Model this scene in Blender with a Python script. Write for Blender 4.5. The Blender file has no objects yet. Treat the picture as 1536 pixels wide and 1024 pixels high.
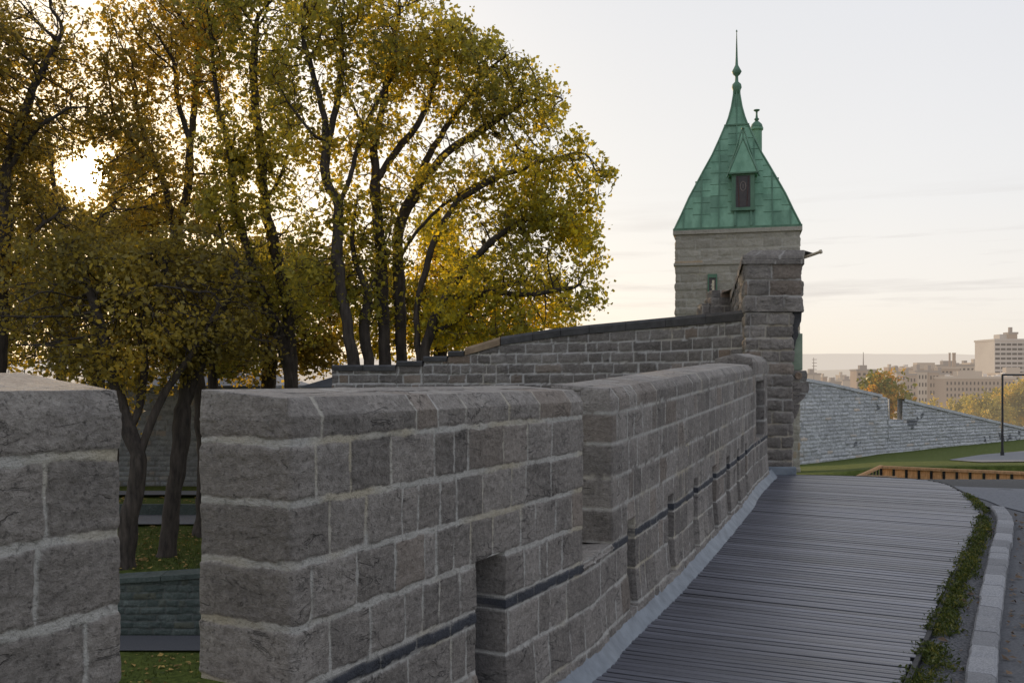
import bpy, bmesh, math, random
import numpy as np
from mathutils import Vector, Matrix
from mathutils.kdtree import KDTree

# ------------------------------------------------------------------ basics
F = 1400.0            # focal length in px of a 1536 px wide frame
CX, HY = 768.0, 570.0 # principal column, horizon row
EYE = 1.66            # camera height above the boardwalk
scene = bpy.context.scene
COL = scene.collection
R = math.radians

def P3(px, py, d):
    """world point (camera at origin height EYE) for a photo pixel at depth d"""
    return ((px - CX) / F * d, d, (HY - py) / F * d + EYE)
def PX(px, d): return (px - CX) / F * d
def PZ(py, d): return (HY - py) / F * d + EYE

def smooth(a, b, x):
    t = np.clip((x - a) / (b - a), 0, 1)
    return t * t * (3 - 2 * t)

def _hash(ix, iy, iz, seed):
    h = (ix.astype(np.int64) * 374761393 + iy.astype(np.int64) * 668265263 + iz.astype(np.int64) * 2147483647 + seed * 1274126177) & 0xffffffff
    h = ((h ^ (h >> 13)) * 1274126177) & 0xffffffff
    h = ((h ^ (h >> 16)) * 2246822519) & 0xffffffff
    return ((h ^ (h >> 15)) & 0xffffff) / float(0xffffff)

def vnoise(P, scale=1.0, seed=0):
    Q = np.asarray(P, dtype=float) * scale
    I = np.floor(Q).astype(np.int64); f = Q - I
    f = f * f * (3 - 2 * f)
    x, y, z = I[..., 0], I[..., 1], I[..., 2]
    fx, fy, fz = f[..., 0], f[..., 1], f[..., 2]
    r = 0
    for dx in (0, 1):
        for dy in (0, 1):
            for dz in (0, 1):
                w = (fx if dx else 1 - fx) * (fy if dy else 1 - fy) * (fz if dz else 1 - fz)
                r = r + w * _hash(x + dx, y + dy, z + dz, seed)
    return r
def fbm(P, scale=1.0, seed=0, octs=4, gain=.5):
    a, t, r = 1.0, 0.0, 0
    for o in range(octs):
        r = r + a * (vnoise(P, scale * 2 ** o, seed + o) - .5); t += a; a *= gain
    return r / t * 2      # about -1..1

# ------------------------------------------------------------------ objects
def tag(o, label=None, cat=None, group=None, kind=None):
    if label: o['label'] = label
    if cat: o['category'] = cat
    if group: o['group'] = group
    if kind: o['kind'] = kind
    return o
def empty(name, loc=(0, 0, 0), rz=0, **k):
    o = bpy.data.objects.new(name, None); COL.objects.link(o)
    o.empty_display_size = .2
    o.location = loc; o.rotation_euler = (0, 0, rz)
    return tag(o, **k)
def link(name, me, mat=None, parent=None, world=True):
    """link a mesh; world=True: its vertices are in world space -> give it an origin of its own"""
    o = bpy.data.objects.new(name, me); COL.objects.link(o)
    if mat is not None:
        for m in (mat if isinstance(mat, (list, tuple)) else [mat]): me.materials.append(m)
    if world and len(me.vertices):
        n = len(me.vertices); a = np.empty(n * 3, dtype=np.float32); me.vertices.foreach_get('co', a); a = a.reshape(-1, 3)
        if parent is None:
            c = np.array([(a[:, 0].min() + a[:, 0].max()) / 2, (a[:, 1].min() + a[:, 1].max()) / 2, a[:, 2].min()])
            o.location = c
        else:
            c = np.array(parent.matrix_basis.translation) if parent.parent is None else np.array(parent.matrix_basis.translation) + np.array(parent.parent.location)
        a = a - c.astype(np.float32)
        me.vertices.foreach_set('co', a.ravel()); me.update()
    if parent is not None: o.parent = parent
    return o
def np_mesh(name, V, faces, col=None, smoothf=True):
    """V (n,3); faces (k,4) or (k,3) int"""
    me = bpy.data.meshes.new(name)
    V = np.asarray(V, dtype=np.float32).reshape(-1, 3); faces = np.asarray(faces, dtype=np.int32)
    k, s = faces.shape
    me.vertices.add(len(V)); me.vertices.foreach_set('co', V.ravel())
    me.loops.add(k * s); me.loops.foreach_set('vertex_index', faces.ravel())
    me.polygons.add(k)
    me.polygons.foreach_set('loop_start', np.arange(0, k * s, s, dtype=np.int32))
    try: me.polygons.foreach_set('loop_total', np.full(k, s, dtype=np.int32))
    except Exception: pass
    me.polygons.foreach_set('use_smooth', np.full(k, bool(smoothf)))
    if col is not None:
        at = me.color_attributes.new('Col', 'FLOAT_COLOR', 'POINT')
        at.data.foreach_set('color', np.asarray(col, dtype=np.float32).reshape(-1))
    me.update(calc_edges=True); me.validate()
    return me
def grid_faces(n, m, closed=False):
    i = np.arange(n if closed else n - 1)[:, None]; j = np.arange(m - 1)[None, :]
    i2 = (i + 1) % n
    a = i * m + j; b = i2 * m + j; c = i2 * m + j + 1; d = i * m + j + 1
    return np.stack(np.broadcast_arrays(a, b, c, d), -1).reshape(-1, 4)

class MB:
    """collects shapes into one mesh"""
    def __init__(s): s.v = []; s.f = []; s.c = []
    def add(s, vs, fs, c=(.5, 0, 0, 1)):
        o = len(s.v); s.v += [tuple(v) for v in vs]; s.f += [tuple(i + o for i in f) for f in fs]; s.c += [c] * len(vs)
    def box(s, lo, hi, M=None, c=(.5, 0, 0, 1), top=1.0):
        x0, y0, z0 = lo; x1, y1, z1 = hi
        vs = [(x0, y0, z0), (x1, y0, z0), (x1, y1, z0), (x0, y1, z0), (x0, y0, z1), (x1, y0, z1), (x1, y1, z1), (x0, y1, z1)]
        if top != 1.0:
            cx, cy = (x0 + x1) / 2, (y0 + y1) / 2
            vs = vs[:4] + [(cx + (x - cx) * top, cy + (y - cy) * top, z) for x, y, z in vs[4:]]
        if M is not None: vs = [tuple(M @ Vector(v)) for v in vs]
        s.add(vs, [(0, 3, 2, 1), (4, 5, 6, 7), (0, 1, 5, 4), (1, 2, 6, 5), (2, 3, 7, 6), (3, 0, 4, 7)], c)
    def bar(s, a, b, w, h=None, c=(.5, 0, 0, 1)):
        h = h or w
        a = Vector(a); b = Vector(b); d = b - a; L = d.length
        M = Matrix.Translation(a) @ d.to_track_quat('X', 'Z').to_matrix().to_4x4()
        s.box((0, -w / 2, -h / 2), (L, w / 2, h / 2), M, c)
    def tube(s, pts, rad, n=8, c=(.5, 0, 0, 1), cap=True):
        pts = [Vector(p) for p in pts]
        rad = list(rad) if hasattr(rad, '__len__') else [rad] * len(pts)
        vs = []
        t = (pts[1] - pts[0]).normalized(); u = t.orthogonal().normalized()
        for i, p in enumerate(pts):
            t = (pts[min(i + 1, len(pts) - 1)] - pts[max(i - 1, 0)]).normalized()
            u = (u - t * u.dot(t)).normalized(); w = t.cross(u)
            for k in range(n):
                a = 2 * math.pi * k / n
                vs.append(p + (u * math.cos(a) + w * math.sin(a)) * rad[i])
        fs = [(i * n + k, i * n + (k + 1) % n, (i + 1) * n + (k + 1) % n, (i + 1) * n + k) for i in range(len(pts) - 1) for k in range(n)]
        if cap: fs += [tuple(range(n - 1, -1, -1)), tuple((len(pts) - 1) * n + k for k in range(n))]
        s.add(vs, fs, c)
    def lathe(s, prof, cx, cy, n=16, c=(.5, 0, 0, 1)):
        vs = []
        for r, z in prof:
            for k in range(n):
                a = 2 * math.pi * k / n; vs.append((cx + r * math.cos(a), cy + r * math.sin(a), z))
        fs = [(i * n + k, i * n + (k + 1) % n, (i + 1) * n + (k + 1) % n, (i + 1) * n + k) for i in range(len(prof) - 1) for k in range(n)]
        fs += [tuple(range(n - 1, -1, -1)), tuple((len(prof) - 1) * n + k for k in range(n))]
        s.add(vs, fs, c)
    def prism(s, poly, z0, z1, c=(.5, 0, 0, 1)):
        n = len(poly); vs = [(x, y, z0) for x, y in poly] + [(x, y, z1) for x, y in poly]
        s.add(vs, [tuple(range(n - 1, -1, -1)), tuple(range(n, 2 * n))] + [(i, (i + 1) % n, n + (i + 1) % n, n + i) for i in range(n)], c)
    def build(s, name, mat, parent=None, world=True, bevel=0, smoothf=False):
        me = bpy.data.meshes.new(name); me.from_pydata(s.v, [], s.f)
        at = me.color_attributes.new('Col', 'FLOAT_COLOR', 'POINT')
        at.data.foreach_set('color', np.asarray(s.c, dtype=np.float32).ravel())
        bm = bmesh.new(); bm.from_mesh(me); bmesh.ops.recalc_face_normals(bm, faces=bm.faces)
        if bevel: bmesh.ops.bevel(bm, geom=list(bm.edges), offset=bevel, segments=2, affect='EDGES', profile=.6)
        bm.to_mesh(me); bm.free()
        if smoothf: me.polygons.foreach_set('use_smooth', np.full(len(me.polygons), True))
        return link(name, me, mat, parent, world)

# ------------------------------------------------------------------ materials
def new_mat(name):
    m = bpy.data.materials.new(name); m.use_nodes = True
    nt = m.node_tree; nt.nodes.clear()
    out = nt.nodes.new('ShaderNodeOutputMaterial')
    return m, nt, out
class NT:
    def __init__(s, nt): s.nt = nt
    def n(s, t, **k):
        nd = s.nt.nodes.new('ShaderNode' + t)
        for a, b in k.items():
            if a.startswith('i_'):
                key = a[2:]; key = int(key) if key.isdigit() else key.replace('_', ' ')
                nd.inputs[key].default_value = b
            else: setattr(nd, a, b)
        return nd
    def l(s, a, b): s.nt.links.new(a, b)
    def mix(s, fac, a, b, typ='MIX'):
        nd = s.nt.nodes.new('ShaderNodeMix'); nd.data_type = 'RGBA'; nd.blend_type = typ; nd.clamp_factor = True
        for i, v in ((0, fac), (6, a), (7, b)):
            if hasattr(v, 'links') or hasattr(v, 'is_linked'): s.l(v, nd.inputs[i])
            else: nd.inputs[i].default_value = v if i == 0 else (tuple(v) + (1,) if len(v) == 3 else v)
        return nd.outputs[2]
    def math(s, op, a, b=0.0, c=0.0, clamp=False):
        nd = s.nt.nodes.new('ShaderNodeMath'); nd.operation = op; nd.use_clamp = clamp
        for i, v in ((0, a), (1, b), (2, c)):
            if hasattr(v, 'is_linked'): s.l(v, nd.inputs[i])
            else: nd.inputs[i].default_value = v
        return nd.outputs[0]
    def noise(s, scale, detail=4, rough=.55, vec=None, dist=0.0):
        nd = s.n('TexNoise'); nd.inputs['Scale'].default_value = scale; nd.inputs['Detail'].default_value = detail
        nd.inputs['Roughness'].default_value = rough; nd.inputs['Distortion'].default_value = dist
        if vec is not None: s.l(vec, nd.inputs['Vector'])
        return nd.outputs['Fac']
    def ramp(s, fac, stops, interp='LINEAR'):
        nd = s.n('ValToRGB'); cr = nd.color_ramp; cr.interpolation = interp
        while len(cr.elements) < len(stops): cr.elements.new(.5)
        for e, (p, c) in zip(cr.elements, stops):
            e.position = p; e.color = tuple(c) + (1,) if len(c) == 3 else c
        s.l(fac, nd.inputs[0]); return nd.outputs[0]
    def pos(s): return s.n('NewGeometry').outputs['Position']
    def vmul(s, v, k):
        nd = s.n('VectorMath', operation='MULTIPLY'); s.l(v, nd.inputs[0]); nd.inputs[1].default_value = k; return nd.outputs[0]

def stone_mat(name, dark, mid, light, mortar, warmk=.7, crack=.5,  band=(.022, .024, .03), bump=.5, scale=1.0, green=0.0, stain=.35, lichen=0.0, msmear=.25):
    """stone whose Col attribute carries (tone, mortar mask, mask of bands and painted slot shade, warmth)"""
    m, nt, out = new_mat(name); T = NT(nt)
    at = T.n('Attribute', attribute_name='Col'); sep = T.n('SeparateColor'); T.l(at.outputs['Color'], sep.inputs[0])
    tone, mort, bnd = sep.outputs[0], sep.outputs[1], sep.outputs[2]
    p = T.pos()
    n1 = T.noise(5 * scale, 6, .6, p, .3); n2 = T.noise(38 * scale, 6, .65, p); n3 = T.noise(170 * scale, 3, .6, p)
    sc = T.vmul(p, (1, 1, 3.2)); strat = T.noise(14 * scale, 5, .6, sc, .8)
    v = T.math('ADD', T.math('MULTIPLY_ADD', tone, .46, .06), T.math('MULTIPLY', T.math('SUBTRACT', n1, .5), .6))
    v = T.math('ADD', v, T.math('MULTIPLY', T.math('SUBTRACT', n2, .5), .85))
    v = T.math('ADD', v, T.math('MULTIPLY', T.math('SUBTRACT', T.noise(90 * scale, 4, .7, p), .5), .6))
    v = T.math('ADD', v, T.math('MULTIPLY', T.math('SUBTRACT', strat, .5), .35))
    v = T.math('ADD', v, .2, clamp=True)
    c = T.ramp(v, [(0.05, dark), (.5, mid), (.95, light)])
    warm = T.mix(T.math('MULTIPLY', at.outputs['Alpha'], warmk), c, (mid[0] * 1.35, mid[1] * 1.02, mid[2] * .72))
    blot = T.ramp(T.noise(2.3 * scale, 5, .65, p, .5), [(.38, (0, 0, 0)), (.62, (1, 1, 1))])
    c = T.mix(T.math('MULTIPLY', blot, stain), warm, T.mix(1.0, warm, (.62, .64, .68), 'MULTIPLY'))
    # fissures along the bedding: thin contour lines of a stretched noise, only here and there
    fz = T.noise(3.4 * scale, 5, .55, T.vmul(p, (1, 1, 2.6)), .9)
    line = T.ramp(T.math('ABSOLUTE', T.math('SUBTRACT', fz, .5)), [(0.0, (1, 1, 1)), (.011, (0, 0, 0))])
    crmask = T.ramp(T.noise(4.3 * scale, 3, .6, p), [(.50, (0, 0, 0)), (.60, (1, 1, 1))])
    crk = T.math('MULTIPLY', T.math('MULTIPLY', line, crmask), T.math('SUBTRACT', 1.0, mort))
    c = T.mix(T.math('MULTIPLY', crk, crack), c, (dark[0] * .35, dark[1] * .35, dark[2] * .35))
    pit = T.ramp(T.noise(60 * scale, 5, .75, p), [(.30, (1, 1, 1)), (.42, (0, 0, 0))])
    c = T.mix(T.math('MULTIPLY', pit, .55), c, (dark[0] * .6, dark[1] * .6, dark[2] * .6))
    if lichen:
        lm = T.ramp(T.noise(9 * scale, 6, .7, p), [(.60, (0, 0, 0)), (.68, (1, 1, 1))])
        c = T.mix(T.math('MULTIPLY', lm, lichen), c, (.42, .42, .40))
    # mortar smears a little on to the stones
    sm = T.ramp(T.noise(24 * scale, 5, .7, p), [(.55, (0, 0, 0)), (.72, (1, 1, 1))])
    mm = T.math('ADD', mort, T.math('MULTIPLY', sm, msmear * .5), clamp=True)
    mc = T.mix(T.noise(30 * scale, 5, .7, p), tuple(x * .68 for x in mortar), tuple(min(1, x * 1.25) for x in mortar))
    yel = T.ramp(T.noise(1.7 * scale, 3, .5, p), [(.52, (0, 0, 0)), (.66, (1, 1, 1))])
    mc = T.mix(T.math('MULTIPLY', yel, .55), mc, (mortar[0] * .95, mortar[1] * .82, mortar[2] * .55))
    c = T.mix(mm, c, mc)
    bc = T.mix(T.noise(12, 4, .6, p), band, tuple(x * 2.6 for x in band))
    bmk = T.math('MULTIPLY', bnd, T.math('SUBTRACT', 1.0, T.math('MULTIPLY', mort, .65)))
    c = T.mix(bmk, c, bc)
    if green: c = T.mix(green, c, (.03, .06, .05))
    b = T.n('BsdfPrincipled'); b.inputs['Roughness'].default_value = .88; T.l(c, b.inputs['Base Color'])
    T.l(T.math('SUBTRACT', .92, T.math('MULTIPLY', bnd, .12)), b.inputs['Roughness'])
    h = T.math('ADD', T.math('MULTIPLY', n2, 1.0), T.math('MULTIPLY', n3, .45)); h = T.math('SUBTRACT', h, T.math('MULTIPLY', pit, .3))
    h = T.math('ADD', h, T.math('MULTIPLY', strat, .5)); h = T.math('SUBTRACT', h, T.math('MULTIPLY', crk, .9))
    bp = T.n('Bump'); bp.inputs['Strength'].default_value = bump; bp.inputs['Distance'].default_value = .012 / scale
    T.l(h, bp.inputs['Height']); T.l(bp.outputs[0], b.inputs['Normal']); T.l(b.outputs[0], out.inputs[0])
    return m

def simple_mat(name, c1, c2, scale=6, rough=.8, bump=.3, bdist=.01, detail=5, vec=(1, 1, 1), spec=.5, haze=None, hz=0.0, use_col=0.0, metal=0.0, contrast=(.3, .7)):
    """two-colour noise material; haze mixes in daylight scattered by distant air"""
    m, nt, out = new_mat(name); T = NT(nt); p = T.vmul(T.pos(), vec)
    n1 = T.noise(scale, detail, .6, p)
    c = T.ramp(n1, [(contrast[0], c1), (contrast[1], c2)])
    if use_col:
        at = T.n('Attribute', attribute_name='Col'); sep = T.n('SeparateColor'); T.l(at.outputs['Color'], sep.inputs[0])
        k = T.math('MULTIPLY_ADD', sep.outputs[0], use_col, 1 - use_col / 2)
        cc = T.n('CombineColor'); [T.l(k, cc.inputs[i]) for i in range(3)]
        c = T.mix(1.0, c, cc.outputs[0], 'MULTIPLY')
    b = T.n('BsdfPrincipled'); T.l(c, b.inputs['Base Color']); b.inputs['Roughness'].default_value = rough; b.inputs['Specular IOR Level'].default_value = spec; b.inputs['Metallic'].default_value = metal
    if bump:
        bp = T.n('Bump'); bp.inputs['Strength'].default_value = bump; bp.inputs['Distance'].default_value = bdist
        T.l(T.noise(scale * 3.3, detail, .65, p), bp.inputs['Height']); T.l(bp.outputs[0], b.inputs['Normal'])
    sh = b.outputs[0]
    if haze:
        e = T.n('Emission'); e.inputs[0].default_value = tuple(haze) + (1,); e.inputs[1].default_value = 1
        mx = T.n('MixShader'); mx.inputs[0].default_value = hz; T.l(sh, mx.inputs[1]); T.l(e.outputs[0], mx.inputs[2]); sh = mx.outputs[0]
    T.l(sh, out.inputs[0]); return m

def leaf_mat(name, green, mid, yellow, trans=.5, haze=None, hz=0):
    m, nt, out = new_mat(name); T = NT(nt)
    at = T.n('Attribute', attribute_name='Col'); sep = T.n('SeparateColor'); T.l(at.outputs['Color'], sep.inputs[0])
    c = T.ramp(sep.outputs[0], [(0.0, tuple(x * .55 for x in green)), (.35, green), (.65, mid), (1.0, yellow)])
    d = T.n('BsdfPrincipled'); d.inputs['Roughness'].default_value = .5; d.inputs['Specular IOR Level'].default_value = .35; T.l(c, d.inputs['Base Color'])
    t = T.n('BsdfTranslucent'); tc = T.mix(1.0, c, (1.5, 1.3, .6), 'MULTIPLY'); T.l(tc, t.inputs[0])
    mx = T.n('MixShader'); mx.inputs[0].default_value = trans; T.l(d.outputs[0], mx.inputs[1]); T.l(t.outputs[0], mx.inputs[2]); sh = mx.outputs[0]
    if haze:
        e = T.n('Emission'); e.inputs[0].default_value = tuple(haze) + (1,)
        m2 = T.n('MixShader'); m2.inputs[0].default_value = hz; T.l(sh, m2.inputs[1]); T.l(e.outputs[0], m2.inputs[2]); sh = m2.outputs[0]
    T.l(sh, out.inputs[0]); return m

M_WALL = stone_mat('grey_sandstone', (.092, .081, .070), (.236, .210, .184), (.42, .382, .34), (.47, .45, .41), bump=1.0, warmk=.24, crack=.4)
M_PIER = stone_mat('rock_faced_limestone', (.085, .074, .065), (.215, .19, .165), (.38, .34, .295), (.40, .375, .34), bump=.9, scale=.7, lichen=.15)
M_RAMP = stone_mat('grey_brown_masonry', (.070, .062, .056), (.175, .156, .142), (.31, .285, .26), (.44, .425, .41), bump=.8, scale=.6, lichen=.2)
M_TOWER = stone_mat('tower_limestone', (.27, .245, .20), (.40, .365, .30), (.53, .485, .405), (.46, .43, .37), bump=.6, scale=.4, stain=.2)
M_FARW = stone_mat('pale_blue_limestone', (.34, .34, .345), (.56, .56, .56), (.80, .79, .785), (.36, .36, .365), bump=.6, scale=.25, stain=.2)
M_RETW = stone_mat('mossy_dark_masonry', (.035, .05, .044), (.085, .105, .092), (.17, .195, .175), (.12, .13, .12), bump=.8, scale=.5)
M_HOUSE = stone_mat('old_grey_masonry', (.16, .165, .165), (.30, .31, .31), (.46, .47, .46), (.20, .20, .20), bump=.6, scale=.3)
M_SLATE = simple_mat('black_slate', (.014, .014, .016), (.05, .048, .05), 7, .55, .5, .01, use_col=.6)
M_LEDGE = simple_mat('baked_sunlight_coping', (.16, .11, .07), (.34, .25, .16), 5, .8, .5, .02, use_col=.3)  # warm sunlight on one stretch of coping, put into its colour
M_LEAD = simple_mat('lead_grey_mortar_fillet', (.12, .14, .165), (.23, .262, .295), 6, .55, .5, .008)
M_COPPER = simple_mat('green_copper', (.105, .225, .14), (.20, .37, .245), 3.0, .6, .25, .01, vec=(1, 1, .25), use_col=.5, contrast=(.35, .65))
M_COPPERD = simple_mat('dark_green_copper', (.06, .14, .085), (.13, .25, .16), 4, .6, .2, .01, vec=(1, 1, .3))
M_DARKWIN = simple_mat('dark_window', (.02, .014, .012), (.05, .035, .03), 10, .3, 0)
M_ASPHALT = simple_mat('asphalt', (.055, .056, .062), (.12, .122, .13), 60, .85, .6, .004, contrast=(.35, .7))
M_ASPHALT2 = simple_mat('footpath_asphalt', (.10, .105, .12), (.17, .175, .19), 30, .8, .4, .004)
M_LAWN = simple_mat('lawn_grass', (.045, .062, .015), (.13, .158, .036), 7, .95, .9, .05, detail=8, spec=.1)
M_GRAVEL = simple_mat('grey_gravel', (.05, .05, .055), (.19, .19, .20), 55, .9, 1.0, .012, detail=6, contrast=(.38, .62))
M_KERB = simple_mat('granite_kerb_stone', (.13, .13, .135), (.31, .31, .32), 90, .75, .5, .004, detail=6, use_col=.5)
M_BARK = simple_mat('bark', (.022, .017, .014), (.095, .075, .06), 9, .95, 1.0, .03, vec=(1, 1, .22), detail=7)
M_BLACK = simple_mat('black_painted_steel', (.012, .012, .013), (.03, .03, .032), 8, .45, .1)
M_EDGE = simple_mat('dark_edging_timber', (.008, .008, .009), (.025, .024, .026), 12, .7, .5)
M_TUBE = simple_mat('beige_painted_pipe', (.32, .26, .17), (.45, .38, .27), 8, .5, .1)
M_SLROOF = simple_mat('blue_grey_sheet_roof', (.06, .075, .10), (.12, .14, .18), 3, .6, .2)
M_FENCEWOOD = None

def plank_mat():
    m, nt, out = new_mat('weathered_deck_timber'); T = NT(nt)
    at = T.n('Attribute', attribute_name='Col'); sep = T.n('SeparateColor'); T.l(at.outputs['Color'], sep.inputs[0])
    tc = T.n('TexCoord'); mp = T.n('Mapping'); mp.inputs['Rotation'].default_value = (0, 0, R(24)); T.l(T.pos(), mp.inputs['Vector'])
    g = T.vmul(mp.outputs[0], (1.6, 46, 20)); n1 = T.noise(1.0, 6, .65, g, .2)
    g2 = T.vmul(mp.outputs[0], (.6, 2.5, 1)); n2 = T.noise(1.3, 4, .6, g2)
    n3 = T.noise(1.1, 4, .6, T.pos(), .6)
    v = T.math('ADD', T.math('MULTIPLY_ADD', sep.outputs[0], .26, .09), T.math('MULTIPLY', n1, .45)); v = T.math('ADD', v, T.math('MULTIPLY', T.math('SUBTRACT', n2, .5), .22))
    v = T.math('ADD', v, T.math('MULTIPLY', T.math('SUBTRACT', n3, .5), .3))
    c = T.ramp(v, [(.15, (.030, .030, .038)), (.5, (.112, .114, .138)), (.85, (.24, .245, .285))])
    c = T.mix(T.math('MULTIPLY', sep.outputs[1], .9), c, (.010, .009, .010))
    b = T.n('BsdfPrincipled'); T.l(c, b.inputs['Base Color'])
    T.l(T.math('MULTIPLY_ADD', n1, .35, .22), b.inputs['Roughness']); b.inputs['Specular IOR Level'].default_value = .6
    bp = T.n('Bump'); bp.inputs['Strength'].default_value = .7; bp.inputs['Distance'].default_value = .006; T.l(n1, bp.inputs['Height']); T.l(bp.outputs[0], b.inputs['Normal'])
    T.l(b.outputs[0], out.inputs[0]); return m
M_PLANK = plank_mat()
def fence_mat():
    m, nt, out = new_mat('baked_sunlight_timber'); T = NT(nt); p = T.vmul(T.pos(), (8, 8, 1.2))
    c = T.ramp(T.noise(5, 5, .6, p), [(.3, (.50, .36, .23)), (.7, (.80, .62, .43))])  # bright colour and translucency stand in for sunlight on the timber
    d = T.n('BsdfDiffuse'); T.l(c, d.inputs[0]); t = T.n('BsdfTranslucent'); T.l(c, t.inputs[0])
    mx = T.n('MixShader'); mx.inputs[0].default_value = .6; T.l(d.outputs[0], mx.inputs[1]); T.l(t.outputs[0], mx.inputs[2]); T.l(mx.outputs[0], out.inputs[0]); return m
M_FENCEWOOD = fence_mat()

# ------------------------------------------------------------------ masonry
class Layout:
    def __init__(s, zb, smin, smax, lo, hi, seed=0, keep=(), wh=.024, wv=.014):
        """course boundaries zb (ascending); joints every lo..hi; keep = s intervals free of joints, per course parity"""
        rng = random.Random(seed); s.zb = np.array(zb, float); s.j = []; s.wh, s.wv = wh, wv
        for k in range(len(zb) + 1):
            xs = [smin]; 
            x = smin + rng.uniform(.2, 1) * hi
            while x < smax:
                bad = False
                for (a, b) in keep:
                    b2 = b + (.10 if k % 2 else 0.0) + rng.uniform(0, .05); a2 = a - (.10 if k % 2 else 0.0)
                    if a2 < x < b2: x = b2; bad = True
                xs.append(x)
                x += rng.uniform(lo, hi) if rng.random() > .12 else lo * .8
            xs.append(smax); s.j.append(np.array(xs))
    def ev(s, S, Z):
        k = np.searchsorted(s.zb, Z)
        dh = np.full(S.shape, 9.0); 
        for b in s.zb: dh = np.minimum(dh, np.abs(Z - b))
        dv = np.full(S.shape, 9.0); ident = np.zeros(S.shape, dtype=np.int64)
        for c in np.unique(k):
            msk = k == c; js = s.j[c]; q = np.searchsorted(js, S[msk]).clip(1, len(js) - 1)
            dv[msk] = np.minimum(np.abs(S[msk] - js[q - 1]), np.abs(js[q] - S[msk])); ident[msk] = q + c * 1009
        return dh, dv, ident

def dress(P, N, S, Z, L, rock=.012, rk=1.0, joint=.006, edge=.02, wob=.01, seed=0, k=1.0, band=None, flat=None, warm=.12):
    """displace points along N as dressed stones with mortar; returns V, Col.  k = size factor of the detail"""
    w1 = fbm(P, 7 / k, seed + 11, 3) * wob * k; w2 = fbm(P, 9 / k, seed + 21, 3) * wob * k
    dh, dv, ident = L.ev(S + w1, Z + w2)
    e = np.minimum(dh - L.wh / 2, dv - L.wv / 2) + (fbm(P, 60 / k, seed + 5, 2) * .004 + fbm(P, 22 / k, seed + 6, 2) * .006) * k
    mort = 1 - smooth(-.003 * k, .004 * k, e)
    z0 = np.zeros_like(ident)
    r1 = _hash(ident, z0 + seed, z0, 3); r2 = _hash(ident, z0 + seed, z0, 4); r3 = _hash(ident, z0 + seed, z0, 5); r4 = _hash(ident, z0 + seed, z0, 6)
    off = np.stack([r1 * 37, r2 * 53, r3 * 71], -1)
    relief = fbm(P + off, 6.5 / k, seed + 31, 6, .62) * rock * 1.1 + np.abs(fbm(P * np.array([1, 1, 2.0]) + off, 11 / k, seed + 41, 3)) * rock * .7
    rnd = -np.clip(1 - e / (edge * k), 0, 1) ** 2 * edge * k * .36
    hs = relief * rk + rnd + (r4 - .5) * rock * .7 + rock * .2
    hm = -joint + fbm(P, 40 / k, seed + 51, 3) * .0022 * k
    h = np.where(mort > .5, hm, hs) * 1.0
    h = hm * mort + hs * (1 - mort)
    tone = .15 + .7 * r1 + fbm(P, 3 / k, seed + 7, 3) * .15
    bm_ = np.zeros_like(tone) if band is None else band
    h = np.where(bm_ > .5, np.where(mort > .5, hm, fbm(P, 20, 9, 3) * .0015 + .004), h)
    wm = np.where(r2 < warm, .6 * r3 / max(warm, .01) * warm + .3 * (r2 < warm), 0) * (1 - mort)
    if flat is not None: h = h * (1 - flat)
    V = P + N * h[..., None]
    C = np.stack([np.clip(tone, 0, 1), mort, bm_, wm], -1)
    return V, C

# --- the walk-side line of the parapet wall: control points (x, y)
WPTS = [(-2.75, -1.0), (-1.47, 1.51), (-.71, 3.0), (-.05, 4.3), (.395, 5.17), (.60, 5.70), (.775, 6.12), (1.166, 6.98), (1.835, 8.53), (2.54, 10.25), (2.88, 11.2), (3.16, 11.9), (3.50, 12.75), (4.25, 14.5)]
def catmull(pts, n=24):
    pts = [np.array(p, float) for p in pts]; pts = [2 * pts[0] - pts[1]] + pts + [2 * pts[-1] - pts[-2]]; o = []
    for i in range(1, len(pts) - 2):
        for t in np.arange(0, 1, 1 / n):
            a, b, c, d = pts[i - 1:i + 3]
            o.append(.5 * ((2 * b) + (-a + c) * t + (2 * a - 5 * b + 4 * c - d) * t * t + (-a + 3 * b - 3 * c + d) * t ** 3))
    o.append(pts[-2]); return np.array(o)
class Path:
    def __init__(s, pts, n=24, curve=True):
        s.p = catmull(pts, n) if curve else np.array(pts, float)
        d = np.r_[0, np.cumsum(np.linalg.norm(np.diff(s.p, axis=0), axis=1))]; s.s = d; s.L = d[-1]
    def at(s, q):
        q = np.asarray(q, float); x = np.interp(q, s.s, s.p[:, 0]); y = np.interp(q, s.s, s.p[:, 1]); return np.stack([x, y], -1)
    def nrm(s, q, e=.04):    # right-hand normal of the direction of travel
        t = s.at(np.asarray(q) + e) - s.at(np.asarray(q) - e); t /= np.linalg.norm(t, axis=-1, keepdims=True)
        return np.stack([t[..., 1], -t[..., 0]], -1)
    def s_of_y(s, y): return float(np.interp(y, s.p[:, 1], s.s))
W = Path(WPTS)
ZT_Y = [-5, 5.5, 5.97, 6.98, 8.53, 10.25, 13.0, 20]; ZT_V = [0, 0, .01, .06, .138, .215, .287, .33]
def zt_s(q): return np.interp(W.at(q)[..., 1], ZT_Y, ZT_V) + EYE
BASE = -1.66
def zg(y):   # height of the walk surface at depth y
    return np.interp(y, [-5, 5.5, 5.97, 6.98, 8.53, 10.25, 11.6, 13.0, 13.5, 14.3, 15.5, 18, 22, 30], [0, 0, .004, .045, .137, .22, .262, .287, .275, .18, .0, -.5, -1.6, -3.0])

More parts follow.
